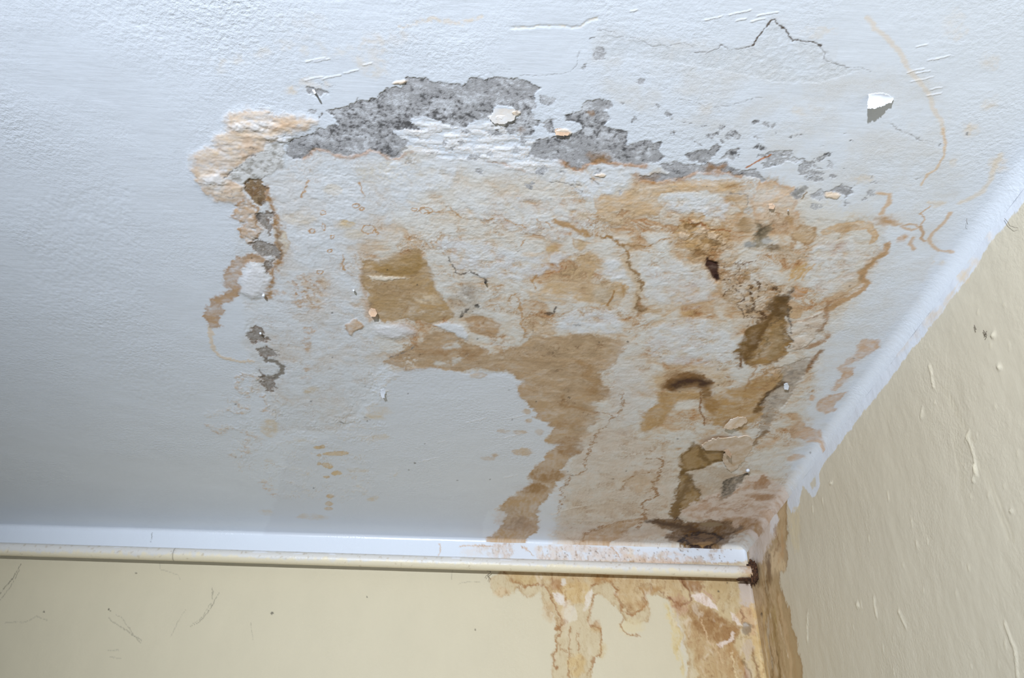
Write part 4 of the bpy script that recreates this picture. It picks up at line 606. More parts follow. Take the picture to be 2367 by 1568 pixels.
bw([(1566, 1340), (1620, 1342), (1628, 1360), (1612, 1374), (1592, 1364)], (160, 122, 80), .9, soft=7, w=(6, 5), n=(-1.3, -.2, 14)); B.line([(1580, 1345), (1590, 1362), (1600, 1385), (1592, 1396)], (134, 92, 56), 5, .8, mode='mix', soft=4, w=(5, 4))
bw([(1548, 1380), (1580, 1374), (1598, 1390), (1590, 1412), (1568, 1424), (1552, 1402)], (190, 158, 126), .85, soft=7, w=(7, 6), n=(-.9, .1, 10)); B.line([(1548, 1382), (1562, 1392), (1574, 1400), (1586, 1394)], (140, 98, 62), 4, .8, mode='mix', soft=3, w=(5, 4)); B.ell(1566, 1396, 14, 10, (160, 116, 74), .7, mode='mix', soft=8, w=(6, 5), n=(-.6, .2, 8))
bw([(1599, 1374), (1622, 1372), (1653, 1398), (1666, 1410), (1643, 1405), (1612, 1392)], (228, 216, 204), .95, soft=4, w=(5, 4), n=(-1.4, -.3, 10)); bw([(1622, 1366), (1640, 1372), (1654, 1392), (1640, 1385)], (196, 164, 138), .8, soft=5, w=(5, 4)); bw([(1690, 1412), (1706, 1424), (1716, 1446), (1704, 1446), (1692, 1432)], (226, 214, 200), .9, soft=4, w=(4, 4), n=(-1.2, -.1, 8))
bw([(1653, 1486), (1682, 1480), (1690, 1462), (1698, 1468), (1688, 1490), (1664, 1496)], (224, 212, 198), .9, soft=4, w=(5, 4), n=(-1.2, -.1, 8)); bw([(1706, 1338), (1748, 1338), (1752, 1392), (1745, 1408), (1714, 1398), (1708, 1370)], (202, 190, 178), .85, soft=7, w=(5, 5), n=(-1.2, -.1, 10)); bw([(1716, 1398), (1745, 1405), (1755, 1450), (1740, 1480), (1722, 1450), (1700, 1420)], (206, 176, 136), .8, soft=8, w=(6, 5), n=(-1.1, 0, 12))
B.ell(1727, 1456, 13, 16, (150, 134, 108), .9, mode='mix', soft=6, w=(6, 6), h=-1, hs=12); B.ell(1724, 1448, 6, 5, (186, 182, 172), .9, mode='mix', soft=4); bw([(1716, 1490), (1740, 1480), (1745, 1500), (1730, 1530), (1715, 1510)], (200, 184, 160), .8, soft=6, w=(5, 5), n=(-1, 0, 10))
for p, wd, c in [([(1690, 1500), (1705, 1520), (1718, 1550), (1722, 1580)], 22, (172, 134, 80)), ([(1722, 1530), (1735, 1560), (1738, 1800)], 8, (130, 104, 62)), ([(1745, 1480), (1756, 1520), (1766, 1580)], 14, (214, 190, 138)), ([(1738, 1500), (1748, 1540), (1758, 1580)], 5, (150, 120, 80)), ([(1726, 1552), (1724, 1575)], 8, (140, 80, 30)), ([(1690, 1510), (1700, 1545), (1706, 1580)], 4, (224, 206, 164)), ([(1740, 1400), (1750, 1440), (1758, 1490)], 8, (212, 184, 128)), ([(1714, 1410), (1722, 1425), (1716, 1440)], 4, (150, 112, 78)), ([(1728, 1340), (1726, 1352)], 8, (90, 70, 60)), ([(1620, 1430), (1640, 1480), (1670, 1530)], 3, (212, 186, 146))]:
    B.line(p, c, wd, .8, mode='mix', soft=wd * .7, w=(6, 5), n=(-1.2, -.1, 14))
# white band stains above the pipe
for p, c, a in [([(1133, 1255), (1180, 1255), (1178, 1285), (1168, 1300), (1134, 1300)], (206, 178, 150), .8), ([(1068, 1262), (1130, 1262), (1132, 1292), (1068, 1288)], (216, 208, 198), .6), ([(1240, 1262), (1330, 1262), (1420, 1262), (1480, 1275), (1560, 1275), (1600, 1290), (1590, 1310), (1240, 1300)], (216, 196, 176), .8), ([(1430, 1284), (1480, 1284), (1560, 1292), (1580, 1306), (1440, 1302)], (206, 170, 136), .8), ([(1590, 1290), (1625, 1292), (1630, 1306), (1594, 1304)], (186, 158, 134), .8), ([(1640, 1280), (1652, 1282), (1652, 1308), (1642, 1306)], (184, 150, 116), .7), ([(1575, 1266), (1680, 1266), (1660, 1274), (1590, 1272)], (164, 124, 66), .8), ([(1730, 1240), (1770, 1240), (1770, 1300), (1745, 1300)], (204, 186, 170), .7)]:
    bw(p, tuple(int(.55 * q + .45 * r_) for q, r_ in zip(c, (216, 208, 198))), a * .8, soft=12, w=(8, 6), n=(-.7, .3, 18))
for p in [[(1015, 1258), (1020, 1270), (1014, 1285)], [(1402, 1258), (1416, 1272), (1428, 1290)], [(1206, 1262), (1225, 1275), (1232, 1284)], [(1060, 1263), (1100, 1264), (1135, 1262)]]:
    B.line(p, (200, 164, 122), 3, .7, mode='mix', soft=2.5, w=(4, 4))
for k in range(70):
    r = np.random.RandomState(300 + k); B.ell(1260 + 440 * r.rand(), 1266 + 32 * r.rand(), 1 + r.rand(), .8 + r.rand(), (120, 100, 80), .7, mode='mix', soft=1.5, w=(1, 1))
# scuffs on the cream paint and on the white band
for p, wd, a in [([(0, 1371), (26, 1342), (50, 1305)], 1.8, .7), ([(0, 1388), (24, 1358), (46, 1318)], 1.4, .5), ([(441, 1448), (460, 1438), (480, 1416), (508, 1370)], 1.6, .55), ([(443, 1442), (462, 1432), (490, 1392)], 1.2, .4), ([(490, 1360), (491, 1388)], 2, .4), ([(252, 1428), (262, 1440), (290, 1455), (325, 1482)], 1.6, .35), ([(268, 1420), (282, 1428), (300, 1455), (325, 1490)], 1.3, .35), ([(396, 1470), (412, 1435), (430, 1410)], 1.2, .3), ([(370, 1302), (372, 1318), (408, 1328), (415, 1340)], 1.5, .25), ([(580, 1440), (585, 1480)], 1.2, .3), ([(10, 1440), (60, 1438), (85, 1425), (108, 1436)], 2, .25), ([(348, 1252), (350, 1230), (346, 1218)], 1.6, .6), ([(1060, 1350), (1080, 1345), (1110, 1346)], 1.2, .3), ([(1044, 1320), (1045, 1340)], 1.2, .35), ([(250, 1505), (275, 1503)], 1.8, .25), ([(255, 1520), (280, 1522)], 1.8, .25)]:
    B.line(p, (84, 80, 70), wd, a, mode='mix', soft=1.2, w=(2, 2))
for x, y, r_ in [(314, 1325, 2), (252, 1409, 1.6), (256, 1413, 1.4), (102, 1415, 2), (629, 1418, 3), (1098, 1457, 1.6), (848, 1380, 1.5), (1660, 1368, 2), (1680, 1348, 1.5), (345, 1218, 1.5)]:
    B.ell(x, y, r_ * 1.3, r_, (84, 78, 66), .8, mode='mix', soft=1.2, w=(1, 1))

def streaks(pl, base, a, b, sd, lim):                              # dried runs inside whatever is stained
    m = sstep(.03, .14, np.abs(pl.col - base).max(-1)) * (pl.U > lim)
    n1 = fbm(pl.U / a + .5 * pl.w1[0], pl.V / b + .5 * pl.w1[1], sd, 5, .65); n2 = fbm(pl.U / (a * .35) + .4 * pl.w2[0], pl.V / (b * .3) + .4 * pl.w2[1], sd + 9, 4, .65)
    for k_, (al, c) in enumerate(((.5 * sstep(.0, .5, n1 + .3 * n2), (186, 160, 118)), (.5 * sstep(.1, .6, n2 - .3 * n1), (164, 134, 94)))):
        pl.col *= 1 + (m * al)[..., None] * (lin(c) / lin((206, 190, 158)) - 1)
    al = m * .5 * sstep(.15, .6, -n1 - .2 * n2); pl.col += al[..., None] * (wall_base((220, 208, 184)) - pl.col)
    e_ = np.exp(-((n1 - .1) / .03) ** 2) * m * .4; pl.col *= 1 + e_[..., None] * (lin((160, 118, 72)) / lin((206, 190, 158)) - 1)
    pl.h += m * .3 * n2
bs = wall_base(CREAM) * (1 + .025 * fb)[..., None]; bs = bs + wm[..., None] * (WHITE - bs)
streaks(B, bs, 26, 60, 1001, -560)

# ------------------------------------------------------------------ right wall
ny = int(620 * Q)
yr = np.concatenate([[-3300, -2400, -1700], -1240 + 1240 * np.linspace(0, 1, ny) ** .8])
zr_ = np.concatenate([np.linspace(0, -75, int(90 * Q)), np.linspace(-77, -560, int(220 * Q)), [-900, -1600, -2400]])
Yr, Zr = np.meshgrid(yr, zr_)
def right_uv(p):
    q = on_right(p); return q[1] * 1000, (q[2] - CEIL) * 1000
Rw = Plaster(Yr, Zr, right_uv, wall_base((205, 199, 178)))
fr = fbm(Yr / 70, Zr / 120, 861, 5); Rw.col *= (1 + .02 * fr)[..., None]; Rw.h += .9 * fr + .25 * fbm(Yr / 16, Zr / 22, 871, 4); Rw.gloss[:] = .9
def rw(pts, c, a=.9, **k): Rw.poly(pts, c, a, mode='mix', **k)
rw([(2367, 380), (2700, 0), (2700, 60), (2367, 466), (2331, 512), (2292, 560), (2266, 602), (2247, 632), (2232, 652), (2208, 682), (2185, 712), (2162, 741), (2116, 798), (2060, 872), (2000, 950), (1950, 1014), (1903, 1076), (1893, 1098), (1896, 1122), (1887, 1145), (1877, 1150), (1868, 1138), (1856, 1124), (1850, 1150), (1845, 1176), (1836, 1190), (1824, 1178), (1818, 1140), (1800, 1150), (1720, 1270), (1690, 1240)], (214, 222, 230), 1, soft=2, w=(3, 3), gloss=.5)
rw([(1872, 1120), (1884, 1104), (1886, 1126), (1878, 1134)], (205, 199, 178), .9, soft=3, w=(2, 2))
for p in [[(2260, 606), (2240, 622), (2216, 660), (2190, 700)], [(2200, 680), (2170, 720), (2150, 735)]]:
    Rw.line(p, (218, 206, 186), 10, .6, mode='mix', soft=6, w=(5, 4), n=(-.6, .2, 12))
for x, y, rx, ry, c, a in [(2300, 470, 30, 8, (226, 216, 200), .5), (2283, 545, 8, 20, (226, 216, 200), .5), (2150, 740, 24, 12, (214, 204, 188), .6), (2085, 800, 30, 12, (214, 206, 194), .6), (2110, 770, 12, 16, (208, 202, 194), .5), (2240, 600, 10, 30, (220, 214, 204), .5), (2225, 640, 12, 20, (222, 204, 170), .6)]:
    Rw.ell(x, y, rx, ry, c, a, mode='mix', soft=12, w=(5, 4), rot=-50, n=(-.8, .2, 12))
rw([(1720, 1230), (1780, 1110), (1820, 1120), (1821, 1180), (1822, 1236), (1816, 1265), (1822, 1288), (1816, 1318), (1803, 1323), (1802, 1347), (1814, 1385), (1826, 1418), (1829, 1449), (1842, 1474), (1844, 1505), (1855, 1535), (1852, 1780), (1760, 1780), (1730, 1400)], (178, 154, 114), 1, soft=3, w=(4, 5), rim=((140, 108, 66), .4, 4))
rw([(1722, 1250), (1770, 1140), (1818, 1130), (1818, 1220), (1800, 1290), (1790, 1320), (1795, 1400), (1815, 1480), (1820, 1780), (1750, 1780), (1735, 1400)], (200, 178, 140), .75, soft=14, w=(8, 8), n=(-.5, .3, 14))
rw([(1730, 1255), (1760, 1210), (1790, 1190), (1795, 1230), (1775, 1270), (1760, 1300), (1738, 1300)], (220, 212, 204), .85, soft=10, w=(6, 5), n=(-1, 0, 14)); rw([(1780, 1190), (1790, 1170), (1800, 1200), (1788, 1235), (1780, 1230)], (226, 228, 230), .9, soft=5, w=(3, 3))
rw([(1822, 1190), (1850, 1170), (1850, 1230), (1848, 1270), (1838, 1280), (1828, 1250)], (214, 204, 172), .8, soft=6, w=(4, 4), n=(-.7, .1, 9)); rw([(1775, 1290), (1790, 1270), (1812, 1295), (1815, 1318), (1798, 1322), (1782, 1310)], (216, 194, 152), .8, soft=5, w=(5, 4), n=(-1, 0, 10))
for p, wd, c, a in [([(1790, 1215), (1800, 1260), (1788, 1290)], 6, (156, 122, 78), .7), ([(1806, 1230), (1808, 1270), (1800, 1300)], 8, (190, 154, 106), .7), ([(1776, 1300), (1778, 1330), (1772, 1365)], 14, (112, 82, 40), .85), ([(1772, 1360), (1776, 1390), (1770, 1420)], 10, (150, 122, 66), .75), ([(1788, 1400), (1792, 1440), (1788, 1480)], 8, (168, 146, 90), .7), ([(1784, 1420), (1800, 1500), (1808, 1800)], 10, (150, 124, 72), .7), ([(1770, 1440), (1784, 1520), (1790, 1800)], 7, (136, 108, 60), .7), ([(1800, 1380), (1812, 1440), (1826, 1520), (1828, 1800)], 12, (206, 180, 140), .7), ([(1778, 1430), (1776, 1480), (1784, 1540)], 5, (192, 188, 172), .7), ([(1796, 1360), (1800, 1400), (1806, 1450)], 5, (160, 128, 80), .7), ([(1820, 1470), (1834, 1520), (1840, 1580)], 10, (176, 148, 106), .7), ([(1762, 1400), (1772, 1470), (1780, 1800)], 8, (212, 188, 136), .7), ([(1795, 1500), (1802, 1540), (1806, 1800)], 5, (118, 92, 48), .7)]:
    Rw.line(p, c, wd, a, mode='mix', soft=wd * .7, w=(6, 5), n=(-1.1, 0, 14))
Rw.line([(1802, 1440), (1810, 1480), (1822, 1520)], (226, 214, 190), 3, .7, mode='mix', soft=2, w=(4, 4), n=(-.3, .2, 5)); Rw.ell(1759, 1420, 3, 5, (70, 54, 36), .9, mode='mix', soft=2)
Rw.line([(1740, 1300), (1735, 1345)], (92, 66, 40), 10, .7, mode='mix', soft=6)
rb = wall_base((205, 199, 178)) * (1 + .02 * fr)[..., None]; streaks(Rw, rb + (Zr > -75)[..., None] * (Rw.col - rb) * (Yr < -110)[..., None], 16, 70, 1021, -115)
nib = np.random.RandomState(5)
for k in range(46):                                          # nibs and drips in the wall paint
    x, y = 1860 + 500 * nib.rand(), 700 + 860 * nib.rand()
    if y < 1078 - 1.31 * (x - 1900) + 40: continue
    L = 4 + 14 * nib.rand() ** 2; Rw.line([(x, y), (x + L * .12, y + L)], (214, 207, 180), 2.6, .5, mode='mix', soft=2, w=(1, 1), h=-.9)
for x, y in [(2311, 848), (1923, 1112), (1983, 1392), (1985, 1400), (2336, 1178), (2296, 775)]:
    Rw.ell(x, y, 3.5, 4, (218, 212, 188), .8, mode='mix', soft=2, h=-2.2, hs=5)
for p in [[(2148, 846), (2153, 860), (2156, 890)], [(2236, 1010), (2250, 1050), (2258, 1100)], [(2240, 1000), (2232, 1020)], [(2255, 1075), (2250, 1110)], [(2020, 1385), (2028, 1430)], [(1868, 1420), (1866, 1480)], [(2133, 945), (2131, 970)], [(2078, 1420), (2092, 1450)], [(2320, 1440), (2345, 1500), (2355, 1568)]]:
    Rw.line(p, (216, 209, 182), 4, .5, mode='mix', soft=3, w=(3, 3), h=-1.6)
for p in [[(2170, 890), (2240, 1020)], [(2200, 1000), (2220, 1130)], [(2260, 1060), (2330, 1250)]]:
    for q in range(4): Rw.line([(x + q * 5, y + q) for x, y in p], (208, 200, 170), 2, .2, mode='mix', soft=2, w=(2, 1), h=.35)

# ------------------------------------------------------------------ meshes and materials
def link(name, me, mat=None, parent=None, **props):
    o = bpy.data.objects.new(name, me); S.collection.objects.link(o)
    if mat: me.materials.append(mat)
    if parent: o.parent = parent
    for k, v in props.items(): o[k] = v
    return o
def sheet(name, P, pl, flip=False):
    nr, nc = pl.sh; me = bpy.data.meshes.new(name); n = nr * nc
    i = np.arange(n, dtype=np.int32).reshape(nr, nc)
    f = np.stack([i[:-1, :-1], i[1:, :-1], i[1:, 1:], i[:-1, 1:]], -1).reshape(-1, 4)
    if flip: f = f[:, ::-1]
    nf = len(f); me.vertices.add(n); me.loops.add(nf * 4); me.polygons.add(nf)
    me.vertices.foreach_set('co', np.ascontiguousarray(P.reshape(-1), dtype=np.float32))
    me.loops.foreach_set('vertex_index', np.ascontiguousarray(f.reshape(-1), dtype=np.int32))
    me.polygons.foreach_set('loop_start', np.arange(nf, dtype=np.int32) * 4)
    me.polygons.foreach_set('use_smooth', np.ones(nf, bool))
    a = me.attributes.new('tone', 'FLOAT_COLOR', 'POINT')
    a.data.foreach_set('color', np.concatenate([np.clip(pl.col, .01, .9), np.ones((nr, nc, 1), np.float32)], -1).astype(np.float32).reshape(-1))
    for nm, ar in (('gloss', pl.gloss), ('grit', pl.grit)):
        a = me.attributes.new(nm, 'FLOAT', 'POINT'); a.data.foreach_set('value', np.ascontiguousarray(ar.reshape(-1), dtype=np.float32))
    me.update(calc_edges=True); return me

class NT:
    def __init__(s, name):
        s.m = bpy.data.materials.new(name); s.m.use_nodes = True; s.t = s.m.node_tree
        s.b = s.t.nodes['Principled BSDF']
    def n(s, ty, **kw):
        nd = s.t.nodes.new(ty)
        for k, v in kw.items():
            if k in nd.inputs.keys() if isinstance(k, str) and k[0].isupper() else False: nd.inputs[k].default_value = v
            else: setattr(nd, k, v)
        return nd
    def l(s, a, b): s.t.links.new(a, b)
    def math(s, op, a, b=None):
        nd = s.n('ShaderNodeMath', operation=op)
        for i, v in enumerate((a, b)):
            if v is None: continue
            if isinstance(v, (int, float)): nd.inputs[i].default_value = v
            else: s.l(v, nd.inputs[i])
        return nd.outputs[0]
    def noise(s, scale, vec, detail=4, rough=.6, mscale=None, rot=(0, 0, 0)):
        if mscale:
            mp = s.n('ShaderNodeMapping'); mp.inputs['Scale'].default_value = mscale; mp.inputs['Rotation'].default_value = rot
            s.l(vec, mp.inputs['Vector']); vec = mp.outputs[0]
        nd = s.n('ShaderNodeTexNoise'); nd.inputs['Scale'].default_value = scale; nd.inputs['Detail'].default_value = detail; nd.inputs['Roughness'].default_value = rough
        s.l(vec, nd.inputs['Vector']); return nd.outputs['Fac']
def plaster_mat(name, gl_rough, streak, streak_rot, peel, spec=.5):
    t = NT(name); co_ = t.n('ShaderNodeTexCoord').outputs['Object']
    col = t.n('ShaderNodeAttribute', attribute_name='tone').outputs['Color']
    gl = t.n('ShaderNodeAttribute', attribute_name='gloss').outputs['Fac']; gr = t.n('ShaderNodeAttribute', attribute_name='grit').outputs['Fac']
    speck = t.noise(520, co_, 5, .7)
    v = t.math('ADD', 1.0, t.math('MULTIPLY', t.math('SUBTRACT', speck, .5), t.math('ADD', .05, t.math('MULTIPLY', gr, .38))))
    mx = t.n('ShaderNodeVectorMath', operation='SCALE'); t.l(col, mx.inputs[0]); t.l(v, mx.inputs['Scale'])
    t.l(mx.outputs[0], t.b.inputs['Base Color'])
    t.l(t.math('SUBTRACT', .92, t.math('MULTIPLY', gl, .92 - gl_rough)), t.b.inputs['Roughness'])
    t.l(t.math('ADD', .15, t.math('MULTIPLY', gl, spec - .15)), t.b.inputs['Specular IOR Level'])
    big = t.noise(7, co_, 2)
    strk = t.math('MULTIPLY', t.noise(1, co_, 4, .65, streak, streak_rot), t.math('MULTIPLY', t.noise(5, co_, 2), .7)); pl = t.noise(peel, co_, 3, .6); gt = t.noise(760, co_, 4, .7)
    amt = t.math('MULTIPLY', t.math('MAXIMUM', t.math('SUBTRACT', big, .36), 0.0), 3.0)
    hgt = t.math('ADD', t.math('MULTIPLY', strk, 1.0), t.math('MULTIPLY', pl, t.math('MULTIPLY', amt, 1.7)))
    hgt = t.math('ADD', t.math('MULTIPLY', hgt, t.math('ADD', .12, t.math('MULTIPLY', gl, .88))), t.math('MULTIPLY', gt, t.math('MULTIPLY', gr, .8)))
    bp = t.n('ShaderNodeBump'); bp.inputs['Strength'].default_value = .55; bp.inputs['Distance'].default_value = .0011
    t.l(hgt, bp.inputs['Height']); t.l(bp.outputs[0], t.b.inputs['Normal'])
    return t.m
def plain_mat(name, c, rough=.7, var=.12, scale=300, bump=.4, c2=None):
    t = NT(name); co_ = t.n('ShaderNodeTexCoord').outputs['Object']; f = t.noise(scale, co_, 5, .65)
    rp = t.n('ShaderNodeValToRGB'); a = lin(c) / REF * WHITE; b = lin(c2) / REF * WHITE if c2 else a * (1 - var * 2)
    rp.color_ramp.elements[0].position = .38; rp.color_ramp.elements[1].position = .62
    rp.color_ramp.elements[0].color = (*map(float, b), 1); rp.color_ramp.elements[1].color = (*map(float, np.clip(a * (1 + var * .3), 0, .9)), 1)
    t.l(f, rp.inputs[0]); t.l(rp.outputs[0], t.b.inputs['Base Color']); t.b.inputs['Roughness'].default_value = rough
    bp = t.n('ShaderNodeBump'); bp.inputs['Strength'].default_value = bump; bp.inputs['Distance'].default_value = .001
    t.l(f, bp.inputs['Height']); t.l(bp.outputs[0], t.b.inputs['Normal']); return t.m

M_CEIL = plaster_mat('ceiling_plaster', .32, (26, 210, 60), (0, 0, math.radians(-9)), 210)
M_WALL = plaster_mat('wall_paint', .48, (120, 60, 40), (0, 0, 0), 160, .4)
M_RIGHT = plaster_mat('right_wall_paint', .42, (60, 130, 26), (0, 0, 0), 230, .45)

def fillet(d, R): d = np.clip(d, 0, R); return R - np.sqrt(np.maximum(R * R - (R - d) ** 2, 0))
drop = np.maximum(fillet(-C.U, 16.0), fillet(-C.V, 7.0))
edge = sstep(0, 14, -C.U) * sstep(0, 8, -C.V)
me = sheet('ceiling', np.stack([C.U, C.V, CEIL * 1000 - drop + C.h * edge], -1) / 1000, C)
link('ceiling', me, M_CEIL, kind='structure', label='white painted ceiling with peeling paint, bare grey plaster and brown water stains', category='ceiling')
eb = sstep(0, 8, -B.V) * sstep(0, 8, -B.U)
me = sheet('wall_back', np.stack([B.U, B.h * eb - fillet(-B.U, 6.0), CEIL * 1000 + B.V], -1) / 1000, B)
link('wall_back', me, M_WALL, kind='structure', label='cream back wall with brown drips below the pipe', category='wall')
er = sstep(0, 8, -Rw.V) * sstep(0, 8, -Rw.U)
me = sheet('wall_right', np.stack([Rw.h * er, Rw.U, CEIL * 1000 + Rw.V], -1) / 1000, Rw)
link('wall_right', me, M_RIGHT, kind='structure', label='cream right wall stained brown at the corner', category='wall')

# ------------------------------------------------------------------ pipe along the back wall
PR, POFF = 0.0124, 0.046
pa = on_back((0, 1269.5), POFF); pb = on_back((1747, 1324.3), POFF)
dirp = (pb - pa) / (pb[0] - pa[0])
p0 = pa + dirp * (-2.55 - pa[0]); p1 = pa + dirp * (-0.004 - pa[0])
pipe = bpy.data.objects.new('pipe', None); S.collection.objects.link(pipe); pipe.location = Vector(p0)
pipe['label'] = 'thin cream and white painted pipe running along the back wall under the ceiling'; pipe['category'] = 'pipe'
NL, NA = 1500, 40
ts = np.linspace(0, 1, NL); an = np.linspace(0, 2 * math.pi, NA, endpoint=False)
T, A = np.meshgrid(ts, an, indexing='ij'); Xm = (p0[0] + (p1[0] - p0[0]) * T) * 1000
wob = 1 + .012 * fbm(Xm / 40, A * 1.5, 931, 3)
# A = 0 faces the room (-y), pi/2 faces up
tube = np.stack([(p1 - p0)[0] * T, (p1 - p0)[1] * T - PR * wob * np.cos(A), (p1 - p0)[2] * T + PR * wob * np.sin(A)], -1)
class _T: pass
tp = _T(); tp.sh = (NL, NA + 1)
A2 = np.concatenate([A, A[:, :1] + 2 * math.pi], 1); X2 = np.concatenate([Xm, Xm[:, :1]], 1)
P2 = np.concatenate([tube, tube[:, :1]], 1)
up_ = np.sin(A2) + .5 * fbm(X2 / 16, np.cos(A2) * 1.2 + 4, 941, 4) + .35 * fbm(X2 / 150, np.sin(A2), 951, 2)
wm = sstep(-.55, -.1, up_)[..., None]
tp.col = wall_base((224, 216, 188)) * (1 - wm) + wall_base((214, 214, 208)) * wm
dirt = sstep(.30, .6, fbm(X2 / 9, A2 * 1.4, 961, 4) + .1 * np.sin(A2))[..., None] * .5
tp.col = tp.col * (1 - dirt) + wall_base((176, 160, 130)) * dirt
sp = (sstep(.34, .5, fbm(X2 / 45, A2 * .8, 971, 3)) * sstep(.2, .5, np.sin(A2)))[..., None]
tp.col = tp.col * (1 - sp) + wall_base((226, 230, 234)) * sp
rust = sstep(-46, -6, X2 + 14 * fbm(X2 / 10, A2 * 2, 981, 4))[..., None] * .8
tp.col = tp.col * (1 - rust) + wall_base((188, 146, 92)) * rust
cl = np.exp(-((X2 - on_back((407, 1275), POFF)[0] * 1000) / 1.0) ** 2)[..., None] * .6
tp.col = (tp.col * (1 - cl) + wall_base((90, 84, 72)) * cl).astype(np.float32)
tp.gloss = np.full(tp.sh, .9, np.float32); tp.grit = np.full(tp.sh, .1, np.float32)
link('tube', sheet('tube', P2, tp, flip=False), plaster_mat('pipe_paint', .33, (60, 60, 60), (0, 0, 0), 200, .5), pipe)
# rusted end where it enters the right wall
def lump(name, centre, rad, mat, parent=None, seed=1, amp=.35, seg=28, rings=16, freq=2.2, base=None):
    th = np.linspace(0, math.pi, rings); ph = np.linspace(0, 2 * math.pi, seg + 1)
    Tg, Pg = np.meshgrid(th, ph, indexing='ij')
    d = np.stack([np.sin(Tg) * np.cos(Pg), np.sin(Tg) * np.sin(Pg), np.cos(Tg)], -1)
    r = 1 + amp * fbm(d[..., 0] * freq + d[..., 2] * 1.7, d[..., 1] * freq + d[..., 2] * 2.3, seed, 4)
    me = bpy.data.meshes.new(name); V_ = (d * r[..., None] * np.array(rad)); V_[:, -1] = V_[:, 0]
    idx = lambda i, j: i * seg + (j % seg)
    vs_ = V_[:, :-1].reshape(-1, 3); fs = [(idx(i, j), idx(i + 1, j), idx(i + 1, j + 1), idx(i, j + 1)) for i in range(rings - 1) for j in range(seg)]
    me.from_pydata([tuple(v) for v in vs_], [], fs); me.validate()
    for q in me.polygons: q.use_smooth = True
    o = link(name, me, mat, parent); o.location = Vector(centre) - (parent.location if parent else Vector((0, 0, 0))); return o
M_RUST = plain_mat('rust', (96, 64, 40), .95, .3, 260, 1.0, (44, 28, 18))
e = Vector(p1)
rc = lump('rusted_collar', e + Vector((-.0035, 0.002, .001)), (.0085, .0185, .022), M_RUST, pipe, 21, .5, 40, 24, 3.0); rc['label'] = 'dark brown rusted collar'
lump('rust_crust', e + Vector((-.016, .002, -.0135)), (.019, .008, .0022), M_RUST, pipe, 25, .6, 30, 14, 3.0)

# ------------------------------------------------------------------ loose paint flakes hanging from the ceiling
def flake(label, pts, hinge, hang, mat, curl=1.4, thick=.0009, name='paint_flake', cat='paint flake', gap=.0006, seed=1):
    pts = np.array(pts, float); n0 = len(pts)
    seg = []
    rs = np.random.RandomState(seed)
    for i in range(n0):                                       # ragged outline
        a, b = pts[i], pts[(i + 1) % n0]
        for q in np.linspace(0, 1, 8)[:-1]:
            j = (rs.rand(2) - .5) * .085 * np.hypot(*(b - a)) * (q > 0); seg.append(a + (b - a) * q + j * 2)
    seg = np.array(seg); cen = seg.mean(0); N = len(seg)
    a, b = np.array(hinge[0], float), np.array(hinge[1], float); nv = np.array([-(b - a)[1], (b - a)[0]]); nv /= np.hypot(*nv)
    if nv @ (cen - a) < 0: nv = -nv
    far = max((p - a) @ nv for p in seg)
    K = 7; vs_ = []; 
    for side in (0, 1):
        for r in range(K + 1):
            for i in range(N):
                p = cen + (seg[i] - cen) * (r / K)
                s_ = max(0, (p - a) @ nv) / far
                dz = gap + hang * s_ ** curl + .06 * hang * math.sin(p[0] * .21 + seed) * s_
                q = on_ceiling(p, dz); vs_.append(q + np.array([0, 0, thick if side else 0]))
    fs = []; off = (K + 1) * N
    for side in (0, 1):
        for r in range(K):
            for i in range(N):
                f = [side * off + r * N + i, side * off + r * N + (i + 1) % N, side * off + (r + 1) * N + (i + 1) % N, side * off + (r + 1) * N + i]
                fs.append(f if side == 0 else f[::-1])
    for i in range(N):
        fs.append([K * N + i, K * N + (i + 1) % N, off + K * N + (i + 1) % N, off + K * N + i])
    vs_ = np.array(vs_); o0 = on_ceiling((a + b) / 2, 0)
    me = bpy.data.meshes.new(name); me.from_pydata([tuple(v) for v in (vs_ - o0)], [], fs); me.validate(); me.update()
    for q in me.polygons: q.use_smooth = q.index < len(me.polygons) - N
    me.set_sharp_from_angle(angle=.7)
    o = link(name, me, mat, None, label=label, category=cat); o.location = Vector(o0); return o
M_FLW = plain_mat('flake_white', (206, 213, 220), .6, .03, 200, .3)
M_FLC = plain_mat('flake_cream', (222, 227, 230), .7, .03, 60, .4, (216, 210, 200))
M_FLP = plain_mat('flake_peach', (208, 186, 162), .75, .06, 120, .4, (196, 166, 136))
M_FLB = plain_mat('flake_beige', (210, 200, 186), .7, .05, 48, .5, (190, 168, 138))
flake('large white paint flake hanging off the sound ceiling at upper right, casting a dark shadow', [(2009, 219), (2035, 216), (2053, 220), (2066, 229), (2062, 235), (2042, 245), (2022, 252), (2005, 251), (2006, 235)], [(2005, 217), (2068, 226)], .0085, M_FLW, 1.2, seed=2)
flake('small peach curled flake with a dark gap beneath, left end of the central brown patch', [(852, 722), (857, 714), (867, 716), (872, 725), (868, 732), (857, 733)], [(850, 715), (872, 715)], .005, M_FLP, 1.3, seed=3)
flake('wide beige paint sheet sagging from the ceiling right of the olive streak', [(1622, 1030), (1636, 1021), (1650, 1015), (1686, 1012), (1732, 1010), (1742, 1020), (1739, 1035), (1727, 1055), (1706, 1081), (1690, 1091), (1681, 1084), (1670, 1063), (1676, 1044), (1655, 1038), (1630, 1041)], [(1740, 1008), (1735, 1050)], .006, M_FLB, 1.2, .0012, name='paint_sheet', seed=4)
flake('short torn peach sliver lying over the wide sagging beige sheet', [(1674, 1042), (1683, 1040), (1691, 1051), (1689, 1060), (1680, 1052)], [(1683, 1040), (1692, 1056)], .010, M_FLP, 1.0, gap=.0075, seed=5)
